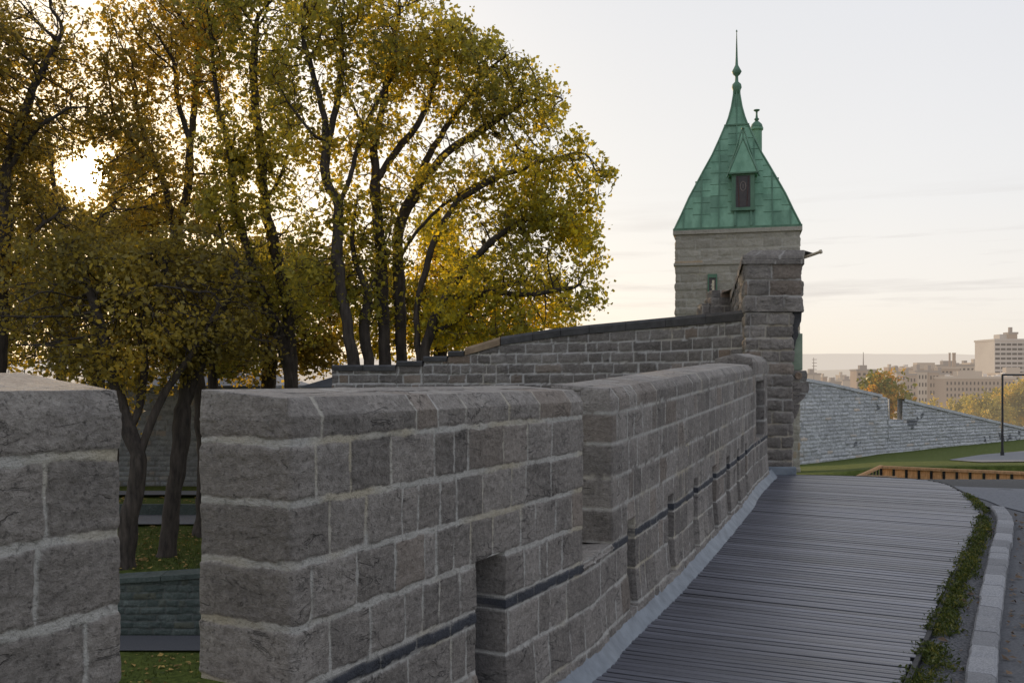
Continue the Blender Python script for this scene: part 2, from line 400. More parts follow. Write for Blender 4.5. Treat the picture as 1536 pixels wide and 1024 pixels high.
def uniq(a, tol=1e-7):
    a = np.unique(np.array(a, float)); return a[np.r_[True, np.diff(a) > tol]]
def with_slots(vals, edges):
    out = list(vals)
    for e in edges: out += [e - 2e-4, e + 2e-4]
    a = uniq(out); return a
def slot_mask(S, Zr, slots):
    m = np.zeros(S.shape)
    for (a, b, z0, z1, dep) in slots: m = np.where((S > a) & (S < b) & (Zr > z0) & (Zr < z1), dep, m)
    return m

wall_root = empty('parapet_wall', (float(W.at(3.5)[0]), float(W.at(3.5)[1]), 0.0),
                  label='long curving grey stone parapet wall with deep notches beside the boardwalk', cat='wall')

s_m1b = W.s_of_y(2.41); s_m2a = W.s_of_y(3.0); s_m2b = W.s_of_y(5.17); s_m3a = W.s_of_y(5.74)
def s_of_px(px):
    q = np.linspace(W.s_of_y(3.0), W.L - .3, 3000); xy = W.at(q); return float(np.interp(px, CX + xy[:, 0] / xy[:, 1] * F, q))
s_m3b = s_of_px(1129.5); s_pa = s_m3b + .012; s_pb = s_of_px(1151)
SLOTS = [(W.s_of_y(4.085), W.s_of_y(4.335), -1.60, -.795, .24)]
for px in (941, 1001.5, 1040, 1069, 1089.5, 1105, 1117.5):
    a = s_of_px(px); SLOTS.append((a, a + .17, -1.52, -.93, .28))
POSTSLOT = [(s_of_px(1134), s_of_px(1146), -.98, -.27, .22)]
TH = .40
ZB = [-1.50, -1.275, -1.068, -1.008, -.806, -.603, -.402, -.203]     # course boundaries below the top line
wl = Layout([-1.50, -1.275, -1.068, -1.008], -1, 20, .16, .40, seed=5, wh=.016, wv=.009)

def step_vals(a, b, sy):
    """samples of s from a to b, spacing growing with distance"""
    o = [a]
    while o[-1] < b:
        y = float(W.at(o[-1])[1]); o.append(o[-1] + max(.0042, sy * max(y - .6, 1.0)))
    o[-1] = b; return o

def lower_wall():
    q = with_slots(step_vals(W.s_of_y(1.0), s_pb, .0019), [e for sl in SLOTS for e in sl[:2]])
    zr = with_slots(list(np.arange(-1.72, -1.0079, .0085)) + [-1.008], [-1.60, -1.52] + [-1.068])
    zr = zr[zr <= -1.008]
    S, Zr = np.meshgrid(q, zr, indexing='ij'); xy = W.at(S); nn = W.nrm(S); zt = zt_s(S)
    dep = slot_mask(S, Zr, SLOTS)
    inset = smooth(-1.2, -1.7, Zr) * -.03
    P = np.concatenate([xy, (zt + Zr)[..., None]], -1); N = np.concatenate([nn, np.zeros(S.shape + (1,))], -1)
    P = P - N * (dep + inset)[..., None]
    gap = ((S > s_m1b + .005) & (S < s_m2a - .005)) | ((S > s_m2b + .005) & (S < s_m3a - .005))
    bnd = ((Zr > -1.068) & (~gap)).astype(float)
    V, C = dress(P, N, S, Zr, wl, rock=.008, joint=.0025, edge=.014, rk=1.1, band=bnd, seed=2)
    C[..., 2] = np.where((dep > 0) & (Zr > -1.45), .72, C[..., 2])  # shade painted into the slot recesses with the dark band colour
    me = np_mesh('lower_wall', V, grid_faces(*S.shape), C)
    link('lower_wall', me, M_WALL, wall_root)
    # outer face and the hidden top, plain
    q = np.arange(W.s_of_y(1.0), s_pb + .4, .15); zr = np.array([-6.5, -5, -4, -3, -2.5, -2, -1.6, -1.3, -1.075])
    S, Zr = np.meshgrid(q, zr, indexing='ij'); xy = W.at(S) - W.nrm(S) * TH; z = EYE + Zr + (zt_s(S) - EYE) * smooth(-4, -1.1, Zr)
    P = np.concatenate([xy, z[..., None]], -1); N = np.concatenate([-W.nrm(S), np.zeros(S.shape + (1,))], -1)
    V, C = dress(P, N, S, Zr, Layout(list(np.arange(-6.4, -1.2, .22)), -1, 20, .2, .45, seed=9), rock=.01, seed=3)
    link('outer_face', np_mesh('outer_face', V, grid_faces(*S.shape), C), M_WALL, wall_root)
lower_wall()

def sills():
    for (a, b) in ((s_m1b - .02, s_m2a + .02), (s_m2b - .02, s_m3a + .02)):
        q = np.arange(a, b, .008); t = np.r_[np.linspace(0, .03, 6), np.linspace(.04, TH + .02, 50)]
        S, T_ = np.meshgrid(q, t, indexing='ij'); nn = W.nrm(S)
        xy = W.at(S) - nn * (T_[..., None] - .012); z = zt_s(S) - 1.008 - .045 * T_ / TH - .03 * (1 - smooth(0, .03, T_))
        P = np.concatenate([xy, z[..., None]], -1); N = np.zeros(P.shape); N[..., 2] = 1
        V, C = dress(P, N, T_ + .5, S, Layout([a + .2, a + .47], 0, 3, .6, .9, seed=4, wh=.012), rock=.008, seed=6)
        C[..., 0] = C[..., 0] * .5 + .5
        link('sill', np_mesh('sill', V, grid_faces(*S.shape), C), M_WALL, wall_root)
sills()

def s_at_px(px):
    q = np.linspace(W.s_of_y(1.2), W.s_of_y(3.2), 2000); xy = W.at(q); return float(np.interp(px, CX + xy[:, 0] / xy[:, 1] * F, q))
def ring(name, s0, s1, zbot, slots=(), bevel=.045, bevh=.062, zbl=-.12, ztop_back=.03, seed=0, dens=.0019, mat=None, parent=None, gable=0.0, lo=.11, hi=.34, th=TH, first_block=()):
    """a merlon: closed ring of points round the plan, bevelled coping, closed top"""
    rr = .014
    fq = with_slots(step_vals(s0 + rr, s1 - rr, dens), [e for sl in slots for e in sl[:2] if s0 < e < s1])
    xyf = W.at(fq); nf = W.nrm(fq)
    pts = [xyf]; nrm = [nf]; ss = [fq]
    def T_(q): n = W.nrm(q); return np.array([-n[1], n[0]])
    # far end cap
    t1 = T_(s1); n1 = W.nrm(s1); p1 = W.at(s1); y1 = float(p1[1])
    ang = np.linspace(0, math.pi / 2, 6)[1:-1]
    pts.append(np.array([p1 - t1 * rr - n1 * rr + (n1 * math.cos(a) + t1 * math.sin(a)) * rr for a in ang])); nrm.append(np.array([n1 * math.cos(a) + t1 * math.sin(a) for a in ang])); ss.append(np.array([s1 - rr + rr * 1.57 * a / 1.57 for a in ang]))
    k = max(6, int(th / max(.006, dens * y1)))
    tt = np.linspace(rr, th - rr, k); pts.append(p1 - n1 * tt[:, None]); nrm.append(np.tile(t1, (k, 1))); ss.append(s1 + tt)
    # back
    pts.append(np.array([p1 - t1 * rr - n1 * (th - rr) + (-n1 * math.sin(a) + t1 * math.cos(a)) * rr for a in ang])); nrm.append(np.array([-n1 * math.sin(a) + t1 * math.cos(a) for a in ang])); ss.append(s1 + th + ang * .005)
    bq = np.arange(s1 - rr, s0 + rr, -.03); pts.append(W.at(bq) - W.nrm(bq) * th); nrm.append(-W.nrm(bq)); ss.append(s1 + th + (s1 - bq) + .02)
    # near end cap
    t0 = T_(s0); n0 = W.nrm(s0); p0 = W.at(s0); y0 = max(1.6, float(p0[1]))
    pts.append(np.array([p0 + t0 * rr - n0 * (th - rr) + (-n0 * math.cos(a) - t0 * math.sin(a)) * rr for a in ang])); nrm.append(np.array([-n0 * math.cos(a) - t0 * math.sin(a) for a in ang])); ss.append(s0 - th - .005 + ang * .003)
    k = max(8, int(th / max(.0042, dens * y0)))
    tt = np.linspace(th - rr, rr, k); pts.append(p0 - n0 * tt[:, None]); nrm.append(np.tile(-t0, (k, 1))); ss.append(s0 - tt)
    pts.append(np.array([p0 + t0 * rr - n0 * rr + (n0 * math.sin(a) - t0 * math.cos(a)) * rr for a in ang])); nrm.append(np.array([n0 * math.sin(a) - t0 * math.cos(a) for a in ang])); ss.append(s0 - rr + ang * .01)
    pts = np.concatenate(pts); nrm = np.concatenate(nrm); ss = np.concatenate(ss)
    n = len(pts)
    sf = np.clip(ss, s0, s1); back = ss > s1 + th; sf = np.where(back, np.clip(s1 - (ss - s1 - th), s0, s1), sf)
    NF = W.nrm(sf); fd = np.clip((nrm * NF).sum(-1), 0, 1)
    zt = zt_s(sf)
    dy = max(.0042, dens * max(y0 - .3, 1)) * (1.0 if s1 - s0 < 4 else 1.6)
    zr = with_slots(list(np.arange(zbot, zbl, dy)) + [zbl], [sl[3] for sl in slots] + [sl[2] for sl in slots if sl[2] > zbot]); zr = zr[zr <= zbl]
    S = np.repeat(ss[:, None], len(zr), 1); Zr = np.repeat(zr[None], n, 0)
    P = np.concatenate([np.repeat(pts[:, None], len(zr), 1), (zt[:, None] + Zr)[..., None]], -1)
    N = np.concatenate([np.repeat(nrm[:, None], len(zr), 1), np.zeros(S.shape + (1,))], -1)
    dep = slot_mask(S, Zr, slots); P = P - N * dep[..., None]
    # bevel rows
    nb = max(3, int(.075 / dy)); tb = np.linspace(0, 1, nb + 1)[1:]
    ins = NF * (bevel * fd)[:, None] + nrm * .004
    Pb = np.concatenate([pts[:, None] - ins[:, None] * tb[None, :, None], (zt[:, None] + zbl + bevh * tb[None])[..., None]], -1)
    Nb = np.concatenate([np.repeat(nrm[:, None], nb, 1), np.repeat((fd * .9)[:, None, None], nb, 1)], -1); Nb /= np.linalg.norm(Nb, axis=-1, keepdims=True)
    # top rows run to the centre line
    ntop = max(6, int(.2 / max(dy * 1.6, .008))); tq = np.linspace(0, 1, ntop + 1)[1:]
    edge = pts - ins; sc = np.clip(sf, s0 + th * .5, s1 - th * .5) if s1 - s0 > th else np.full(n, (s0 + s1) / 2)
    cen = W.at(sc) - W.nrm(sc) * th * .5
    xy = edge[:, None] + (cen - edge)[:, None] * tq[None, :, None]
    front = W.at(sf); dist = np.clip(((front[:, None] - xy) * NF[:, None]).sum(-1), 0, th)
    zfr = zt[:, None] + zbl + bevh
    ztp = zfr + (dist - bevel).clip(0) / th * ztop_back + gable * (1 - np.abs(dist / th - .5) * 2)
    zed = (zt + zbl + bevh)[:, None]; d0 = np.clip(((front - edge) * NF).sum(-1), 0, th)[:, None]
    zed_true = zfr + (d0 - bevel).clip(0) / th * ztop_back + gable * (1 - np.abs(d0 / th - .5) * 2)
    # lift the bevel rows of back and ends so that the top stays plane
    Pb[..., 2] += (zed_true - zed) * tb[None]
    Pt = np.concatenate([xy, ztp[..., None]], -1); Nt = np.zeros(Pt.shape); Nt[..., 2] = 1
    P = np.concatenate([P, Pb, Pt], 1); N = np.concatenate([N, Nb, Nt], 1)
    # at the front corner keep the bevel normal smooth
    S2 = np.repeat(ss[:, None], P.shape[1], 1)
    Zp = np.concatenate([Zr, np.repeat((zbl + .01 + np.r_[tb * .05, .06 + tq * .2])[None], n, 0)], 1)
    L = Layout([z for z in ZB if zbot - .01 < z < zbl - .03], s0 - th - 1, s1 + (s1 - s0) + 3 * th, lo, hi, seed=seed, keep=[(s0 - th - .3, s0 + .10), (s1 - .10, s1 + th)], wh=.023 if y0 < 5 else .016, wv=.010)
    # coping stones are longer
    if first_block:
        L.zb = L.zb + .014
    L.j[-1] = Layout([0], s0 - th - 1, s1 + (s1 - s0) + 3 * th, .20, .62, seed=seed + 50, keep=[(s0 - th - .3, s0 + .12), (s1 - .10, s1 + th)]).j[0]
    FL = np.zeros(S2.shape); FL[:, len(zr) - 2:] = .45; FL[:, len(zr) + nb:] = .6
    if first_block:
        for ci, pxs_ in first_block: L.j[ci] = np.array([-1.] + sorted(s_at_px(v) for v in pxs_) + [30.])
    V, C = dress(P, N, S2, Zp, L, flat=FL, rock=.008, joint=.0015, edge=.014, rk=1.1, seed=seed)
    C[:, :len(zr), 2] = np.where(dep > 0, .62, C[:, :len(zr), 2]); C[:, :len(zr), 1] *= np.where(dep > 0, .5, 1)  # recess interior painted dark to deepen its shade, mortar toned down
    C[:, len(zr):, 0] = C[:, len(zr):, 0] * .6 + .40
    C[:, len(zr) + nb:, 0] = np.clip(C[:, len(zr) + nb:, 0] + .2, 0, 1)  # top faces painted lighter, sky reflection put into the tone
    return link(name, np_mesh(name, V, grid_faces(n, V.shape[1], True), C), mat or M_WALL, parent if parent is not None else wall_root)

ring('merlon', W.s_of_y(.9), s_m1b, -1.03, bevel=.012, bevh=.05, zbl=-.078, ztop_back=.05, seed=21, lo=.17, hi=.3, first_block=((4, (-160, 68)), (3, (-150, 54)), (2, (-120, 128)), (1, (-90, 76)), (0, (-60, 110))))
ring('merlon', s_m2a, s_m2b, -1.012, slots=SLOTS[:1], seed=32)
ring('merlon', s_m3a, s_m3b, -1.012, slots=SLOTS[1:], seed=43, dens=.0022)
ring('end_post', s_pa, s_pb, -1.70, slots=POSTSLOT, bevel=.05, bevh=.05, zbl=-.03, ztop_back=0, gable=.06, seed=54, dens=.0022, th=TH + .06)

def skirt():
    q = np.array(step_vals(W.s_of_y(1.2), s_pb + .35, .004)); t = np.linspace(0, 1, 22)
    S, T_ = np.meshgrid(q, t, indexing='ij'); nn = W.nrm(S)
    ww = .115
    xy = W.at(S) + nn * (T_[..., None] * ww + .008); z = zg(W.at(S)[..., 1]) + .125 * (1 - T_) ** 1.25 + .012
    P = np.concatenate([xy, z[..., None]], -1); N = np.concatenate([nn * .6, np.full(S.shape + (1,), .8)], -1)
    h = fbm(P, 5, 71, 5) * .006; V = P + N * h[..., None]
    V[:, -1, 2] -= .05
    link('base_fillet', np_mesh('base_fillet', V, grid_faces(*S.shape)), M_LEAD, wall_root)
skirt()

# ------------------------------------------------------------------ boardwalk, kerb, road
def ground_pt(px, py, lift=0.0):
    d = 8.0
    for _ in range(60):
        z = float(zg(d)) + lift - EYE; dn = -z * F / (py - HY); d = d * .5 + dn * .5
    return (PX(px, d), d)
EDGE_PX = [(1270, 1240), (1312, 1120), (1352, 1024), (1394, 932), (1424, 868), (1448, 822), (1464, 791), (1468, 768), (1455, 746), (1432, 733)]
EDGE = [ground_pt(*p, lift=.03) for p in EDGE_PX] + [(5.66, 12.2), (5.53, 12.66), (4.94, 13.0), (4.26, 13.2), (3.66, 13.3)]
EP = Path(EDGE, 12)
def edge_poly():
    pts = [tuple(p) for p in EP.p]
    return pts
# planks: strips across the walk, clipped between the wall line and the outer edge
def deck():
    mb_v = []; mb_f = []; mb_c = []
    ax = np.array([.40, .917]); ax /= np.linalg.norm(ax); ac = np.array([ax[1], -ax[0]])   # along, across
    wallp = W.p[(W.p[:, 1] > 1.0)]; ep = EP.p
    wa = wallp @ ax; wc = wallp @ ac; ea = ep @ ax; ec = ep @ ac
    rng = random.Random(7); a = float(ea.min()) + .02; amax = float(max(ea.max(), 13.6))
    pw, gap = .066, .009
    NX = 26
    # outer edge may turn back: for each a take the largest crossing
    def c_out(v):
        cs = []
        for i in range(len(ea) - 1):
            if (ea[i] - v) * (ea[i + 1] - v) <= 0 and ea[i] != ea[i + 1]:
                t = (v - ea[i]) / (ea[i + 1] - ea[i]); cs.append(ec[i] + t * (ec[i + 1] - ec[i]))
        return max(cs) if cs else None
    while a < amax:
        c1 = c_out(a + pw / 2); 
        if c1 is None: a += pw + gap; continue
        c0 = float(np.interp(a, wa, wc)) + .02
        cs2 = [ec[i] for i in range(len(ea) - 1) if (ea[i] - a) * (ea[i + 1] - a) <= 0]
        if c1 - c0 > .1:
            c1 += rng.uniform(-.012, .012)
            tone = rng.random(); dz = rng.uniform(-.002, .002); tilt = rng.uniform(-.002, .002); da = rng.uniform(-.003, .003)
            o = len(mb_v)
            # cross-section: side, rounded top, side
            sec = [(0, -.035), (0, -.004), (.005, 0), (pw / 2, .0012), (pw - .005, 0), (pw, -.004), (pw, -.035)]
            cs = np.linspace(c0, c1, NX)
            for ci in cs:
                for (u, h) in sec:
                    p = ax * (a + u + da) + ac * ci
                    wob = .0035 * math.sin(ci * 1.7 + tone * 9) 
                    mb_v.append((p[0] + ax[0] * wob, p[1] + ax[1] * wob, float(zg(p[1])) + .032 + dz + tilt * (u / pw - .5) + h))
                    mb_c.append((tone, 1.0 if h < -.003 else 0.0, 0, 1))
            m = len(sec)
            for i in range(NX - 1):
                for k in range(m - 1): mb_f.append((o + i * m + k, o + (i + 1) * m + k, o + (i + 1) * m + k + 1, o + i * m + k + 1))
        a += pw + gap * rng.uniform(.5, 1.7)
    me = np_mesh('boardwalk', mb_v, mb_f, mb_c, False)
    tag(link('boardwalk', me, M_PLANK), 'weathered grey plank boardwalk curving along the foot of the stone wall', 'boardwalk', kind='structure')
deck()
CREST = ([1150, 1300, 1330, 1450, 1536, 1900], [713, 716, 718, 725, 728, 740])
def zroad(x, y):
    z = float(zg(y))
    if y > 9:
        px = CX + x * F / y; k = float(smooth(1380, 1440, px)); zz = PZ(float(np.interp(px, *CREST)), y) - .03
        z = min(z, zz)
    return z
def sheet(name, y0, y1, x0f, x1f, lift, mat, label, cat, ny=60, nx=20, zf=zg, kind='structure'):
    ys = np.linspace(y0, y1, ny); V = []
    for y in ys:
        for t in np.linspace(0, 1, nx):
            x = x0f(y) * (1 - t) + x1f(y) * t; V.append((x, y, (zroad(x, y) if name == 'road' else float(zf(y))) + lift))
    return tag(link(name, np_mesh(name, V, grid_faces(ny, nx)), mat), label, cat, kind=kind)
sheet('walk_bed', .5, 15.0, lambda y: float(W.at(W.s_of_y(y))[0]) - .05, lambda y: float(W.at(W.s_of_y(y))[0]) + 9.5, -.045, M_EDGE, 'dark earth bed beneath the boardwalk', 'ground')

KL_PX = [(1433, 1240), (1440, 1120), (1447, 1016), (1458, 949), (1474, 868), (1485, 821), (1494, 788), (1494, 772), (1484, 757)]
KL = Path([ground_pt(*p, lift=.06) for p in KL_PX], 12)
# edging board along the walk
def edging():
    q = np.arange(0, EP.L, .05); V = []; 
    for s_ in q:
        p = EP.at(s_); n = EP.nrm(s_); z = float(zg(p[1]))
        for (o, h) in ((.012, -.08), (.012, .036), (.040, .036), (.040, -.08)):
            V.append((p[0] + n[0] * o, p[1] + n[1] * o, z + h))
    tag(link('edging_board', np_mesh('edging_board', V, grid_faces(len(q), 4), None, False), M_EDGE), 'thin black edging board along the outer curve of the boardwalk', 'edging')
edging()
# verge between walk and kerb (gravel) and the kerb
def verge():
    V = []; n = 90; m = 14
    for i in range(n):
        t = i / (n - 1)
        a = EP.at(t * EP.s[np.argmin(np.abs(EP.p[:, 1] - 12.0))]); b = KL.at(t * KL.L)
        for j in range(m):
            p = a + (b - a) * (j / (m - 1)); h = float(fbm(np.array([[p[0], p[1], 0]]), 4, 5, 3)[0]) * .02
            V.append((p[0], p[1], float(zg(p[1])) - .005 + h))
    tag(link('verge', np_mesh('verge', V, grid_faces(n, m)), M_GRAVEL), 'narrow gravel verge between boardwalk and granite kerb', 'gravel', kind='structure')
verge()
def kerb():
    mb = MB(); rng = random.Random(3); s_ = 0.0; wdt = .15
    while s_ < KL.L - .05:
        L = rng.uniform(.22, .36); e = min(s_ + L, KL.L); k = 5
        tone = rng.random(); jz = rng.uniform(-.003, .003); jn = rng.uniform(-.003, .003)
        vs = []; qs = np.linspace(s_ + .003, e - .003, k)
        sec = [(0, -.12), (.0, .045), (.012, .06), (wdt - .02, .06), (wdt, .042), (wdt + .008, -.12)]
        for i, q in enumerate(qs):
            p = KL.at(q); n = KL.nrm(q); z = float(zg(p[1])); tp = .006 if i in (0, k - 1) else 0
            for (u, h) in sec:
                r = float(vnoise(np.array([[p[0] + u, p[1], h]]), 14, 3)[0] - .5) * .014
                vs.append((p[0] + n[0] * (u + jn + r), p[1] + n[1] * (u + jn + r), z + h + jz - (tp if h > 0 else 0) + r * .7))
        m = len(sec)
        fs = [(i * m + j, (i + 1) * m + j, (i + 1) * m + j + 1, i * m + j + 1) for i in range(k - 1) for j in range(m - 1)]
        fs += [tuple(range(m)), tuple((k - 1) * m + j for j in range(m - 1, -1, -1))]
        mb.add(vs, fs, (tone, 0, 0, 1)); s_ = e
    tag(mb.build('kerb', M_KERB), 'curved pale granite block kerb between verge and asphalt road', 'kerb', kind='structure')
kerb()
def kerb_x(y): return float(np.interp(y, KL.p[:, 1], KL.p[:, 0]))
road = sheet('road', 1.0, 15.4, lambda y: kerb_x(y) + (.17 if y < 11.1 else .17 - (y - 11.1) * 1.1), lambda y: 16, -.02, M_ASPHALT, 'dark asphalt road right of the granite kerb', 'road', 80, 30)
# pale forecourt past the end of the boards
def forecourt():
    V = []; n = 50; m = 16
    for i in range(n):
        t = i / (n - 1); px = 1290 + t * 330
        y0 = float(np.interp(px, [1290, 1380, 1435, 1460, 1480, 1500, 1620], [12.9, 12.5, 12.0, 11.4, 11.1, 10.7, 9.3]))
        for j in range(m):
            y = y0 + (17 - y0) * j / (m - 1); V.append((PX(px, y), y, zroad(PX(px, y), y) - .012))
    tag(link('forecourt', np_mesh('forecourt', V, grid_faces(n, m)), M_ASPHALT2), 'pale paved area beyond the far end of the boardwalk', 'pavement', kind='structure')
forecourt()

# weeds, fallen leaves : uncountable
def quads(centers, size, seed, flat=False, aspect=.6, up=0.0, tone=(0, 1), down=0.0):
    rng = np.random.default_rng(seed); n = len(centers)
    d1 = rng.normal(size=(n, 3)); 
    if flat: d1[:, 2] *= .15
    d1[:, 2] += up; d1 /= np.linalg.norm(d1, axis=1)[:, None]
    d2 = rng.normal(size=(n, 3)); 
    if flat: d2[:, 2] *= .15
    d2 -= d1 * (d1 * d2).sum(1)[:, None]; d2 /= np.linalg.norm(d2, axis=1)[:, None]
    sz = size * np.clip(rng.lognormal(-.08, .34, n), .4, 1.7)[:, None]
    c = np.asarray(centers); nn = np.cross(d1, d2)
    a = c - d1 * sz * .5; b = c + d2 * sz * aspect * .5 + d1 * sz * .05 + nn * sz * .1; e = c + d1 * sz * .5; f = c - d2 * sz * aspect * .5 + d1 * sz * .05 + nn * sz * .1
    V = np.stack([a, b, e, f], 1).reshape(-1, 3); Fc = np.arange(n * 4).reshape(-1, 4)
    return V, Fc
M_WEED = leaf_mat('weed_leaves', (.045, .065, .014), (.095, .12, .026), (.24, .21, .06), .35)
M_DEAD = simple_mat('dead_leaves', (.05, .03, .016), (.17, .105, .055), 20, .8, 0, use_col=.6)
def weeds():
    rng = np.random.default_rng(4); C = []; T_ = []; 
    for _ in range(1500):
        t = rng.random(); 
        a = EP.at(t * EP.s[np.argmin(np.abs(EP.p[:, 1] - 11.5))]); b = KL.at(t * KL.L * .97)
        u = abs(rng.normal(0, .26)); 
        if u > .95: u = rng.random() * .9
        p = a + (b - a) * (u * .9 + .06)
        if vnoise(np.array([[p[0], p[1], 0]]), 2.2, 8)[0] < .27: continue
        k = rng.integers(8, 22); h = (.02 + .045 * rng.random()) * (1 - u * .6); tn = rng.random()
        q = rng.normal(size=(k, 3)) * np.array([.03, .03, .02]); q[:, 2] = np.abs(rng.random(k)) * h
        q += np.array([p[0], p[1], float(zg(p[1])) + .003]); C.append(q); T_ += list(np.clip(tn * .6 + rng.random(k) * .4, 0, 1))
    C = np.concatenate(C); V, Fc = quads(C, .030, 5, up=.9, aspect=.34)
    col = np.repeat(np.stack([np.array(T_)] * 3 + [np.ones(len(T_))], 1), 4, 0)
    tag(link('weeds', np_mesh('weeds', V, Fc, col, False), M_WEED), 'low green weeds growing in the gravel verge along the boardwalk', 'weeds', kind='stuff')
    C = []
    for _ in range(150):
        t = rng.random(); b = KL.at(t * KL.L * .98); n = KL.nrm(t * KL.L * .98); o = .19 + abs(rng.normal(0, .10)); p = b + n * o
        C.append((p[0], p[1], float(zg(p[1])) + .0))
    for _ in range(60):
        t = rng.random(); a = EP.at(t * 8); p = a + np.array([.1 + rng.random() * .3, 0]); C.append((p[0], p[1], float(zg(p[1])) + .012))
    V, Fc = quads(np.array(C), .042, 6, flat=True, aspect=.7)
    col = np.repeat(np.c_[rng.random((len(C), 1)), np.zeros((len(C), 2)), np.ones((len(C), 1))], 4, 0)
    tag(link('fallen_leaves', np_mesh('fallen_leaves', V, Fc, col, False), M_DEAD), 'brown fallen leaves scattered on the road beside the kerb', 'leaves', kind='stuff')
weeds()

# ------------------------------------------------------------------ generic masonry blocks (polygon plan)
def poly_ring(name, poly, z0, z1, lay, mat, parent, step=.02, rock=.015, joint=.004, k=1.0, seed=0, zfun=None, rr=.02, closed=True, top=True, warm=.12, edge=.02, z_off=0, world=True):
    """extruded plan polygon (counter-clockwise = normals outward to the right of travel reversed)"""
    pts = []; nrm = []; ss = []; acc = 0.0
    poly = [np.array(p, float) for p in poly]; n = len(poly)
    for i in range(n if closed else n - 1):
        a, b = poly[i], poly[(i + 1) % n]; L = np.linalg.norm(b - a); t = (b - a) / L; nn = np.array([t[1], -t[0]])
        q = np.linspace(rr, L - rr, max(2, int(L / step)))
        pts += [a + t * v for v in q]; nrm += [nn] * len(q); ss += list(acc + q); acc += L
    pts = np.array(pts); nrm = np.array(nrm); ss = np.array(ss)
    # soften normals at corners
    zr = np.linspace(0, 1, max(2, int((z1 - z0) / step)) + 1)
    zb = np.full(len(pts), z0); ztp = np.full(len(pts), z1) if zfun is None else np.array([zfun(s_) for s_ in ss])
    Z = zb[:, None] + (ztp - zb)[:, None] * zr[None]
    S = np.repeat(ss[:, None], len(zr), 1)
    P = np.concatenate([np.repeat(pts[:, None], len(zr), 1), Z[..., None]], -1); N = np.concatenate([np.repeat(nrm[:, None], len(zr), 1), np.zeros(S.shape + (1,))], -1)
    V, C = dress(P, N, S, Z + z_off, lay, rock=rock, joint=joint, seed=seed, k=k, warm=warm, edge=edge)
    if top:
        cen = pts.mean(0); 
        rows = []; crow = []
        for t in (.02, 1.0):
            q = pts + (cen - pts) * t; rows.append(np.c_[q, ztp]); crow.append(C[:, -1])
        V = np.concatenate([V] + [r_[:, None] for r_ in rows], 1); C = np.concatenate([C] + [c_[:, None] for c_ in crow], 1)
    me = np_mesh(name, V, grid_faces(V.shape[0], V.shape[1], closed), C)
    return link(name, me, mat, parent, world)

# ------------------------------------------------------------------ gate pier
YD = 13.3
pier = empty('gate_pier', (PX(1160, YD), YD + .4, .3), label='tall rock-faced stone pier with moulded cap at the end of the parapet', cat='pier')
xl, xr, xr2 = PX(1117, YD), PX(1190, YD), PX(1203, YD)
bl, br = (PX(1099, 20.4), 20.4), (PX(1099, 20.4) + .85, 20.5)
lz = [EYE + v for v in np.arange(-1.5, .96, .175)]
poly_ring('pier_shaft', [(xl, YD), (xr, YD), (br[0] - .12, br[1]), bl], -.2, PZ(468, YD), Layout(lz, -1, 20, .22, .55, seed=3, wh=.022, wv=.016), M_PIER, pier, step=.014, rock=.028, joint=.012, edge=.03, seed=61, k=1.3)
uz = list(np.linspace(PZ(468, YD), PZ(396, YD), 4))[1:-1]
poly_ring('pier_head', [(xl - .01, YD - .015), (xr2, YD - .015), (br[0], br[1] + .05), (bl[0] - .02, bl[1] + .05)], PZ(467.5, YD), PZ(396, YD), Layout(uz, -1, 20, .3, .62, seed=12, wh=.02), M_PIER, pier, step=.014, rock=.03, joint=.010, edge=.03, seed=62, k=1.4, warm=.3)
# moulded cap: lower fillet and weathered slab
capm = [(xl - .05, YD - .05), (xr2 + .02, YD - .05), (br[0] + .03, br[1] + .1), (bl[0] - .05, bl[1] + .1)]
poly_ring('cap_moulding', capm, PZ(396.5, YD), PZ(389, YD), Layout([99], -1, 20, .3, .5, seed=2), M_PIER, pier, step=.02, rock=.004, seed=63)
def cap_slab():
    z0, z1, z2 = PZ(389, YD) + .002, PZ(384, YD), PZ(375, YD)
    c = np.array(capm).mean(0); pts = []
    prof = [(.10, z0), (.10, z1), (.04, z2), (0.0, z2 + .01)]
    ringp = []
    P_ = [np.array(p) for p in capm]; ss = []; pp = []; acc = 0
    for i in range(4):
        a, b = P_[i], P_[(i + 1) % 4]; L = np.linalg.norm(b - a)
        for q in np.linspace(.01, .99, max(3, int(L / .03))): pp.append(a + (b - a) * q); ss.append(acc + q * L)
        acc += L
    pp = np.array(pp); ss = np.array(ss); rows = []
    def inw(o):
        # offset polygon inward by moving toward each edge's inner normal approx: scale from centre in x only near the front
        d = pp - c; w_ = np.abs(d[:, 0]).max(); return c + d * np.c_[np.clip(1 - o / .45, .05, 1) * np.ones(len(pp)), np.clip(1 - o / 3.2, .05, 1) * np.ones(len(pp))]
    lv = [(0, z0), (0, z1), (.02, z1 + .02), (.05, z2 - .01), (.06, z2), (.43, z2 + .01)]
    for o, z in lv: q = inw(o); rows.append(np.c_[q, np.full(len(q), z)])
    P = np.stack(rows, 1); N = np.zeros(P.shape); N[..., 2] = 1
    S = np.repeat(ss[:, None], len(lv), 1); V, C = dress(P, N, S, np.full(S.shape, .1), Layout([99], -1, 20, .28, .42, seed=8), rock=.004, joint=.012, seed=66)
    C[..., 0] = C[..., 0] * .5 + .35
    link('cap_slab', np_mesh('cap_slab', V, grid_faces(len(pp), len(lv), True), C), M_PIER, pier)
cap_slab()
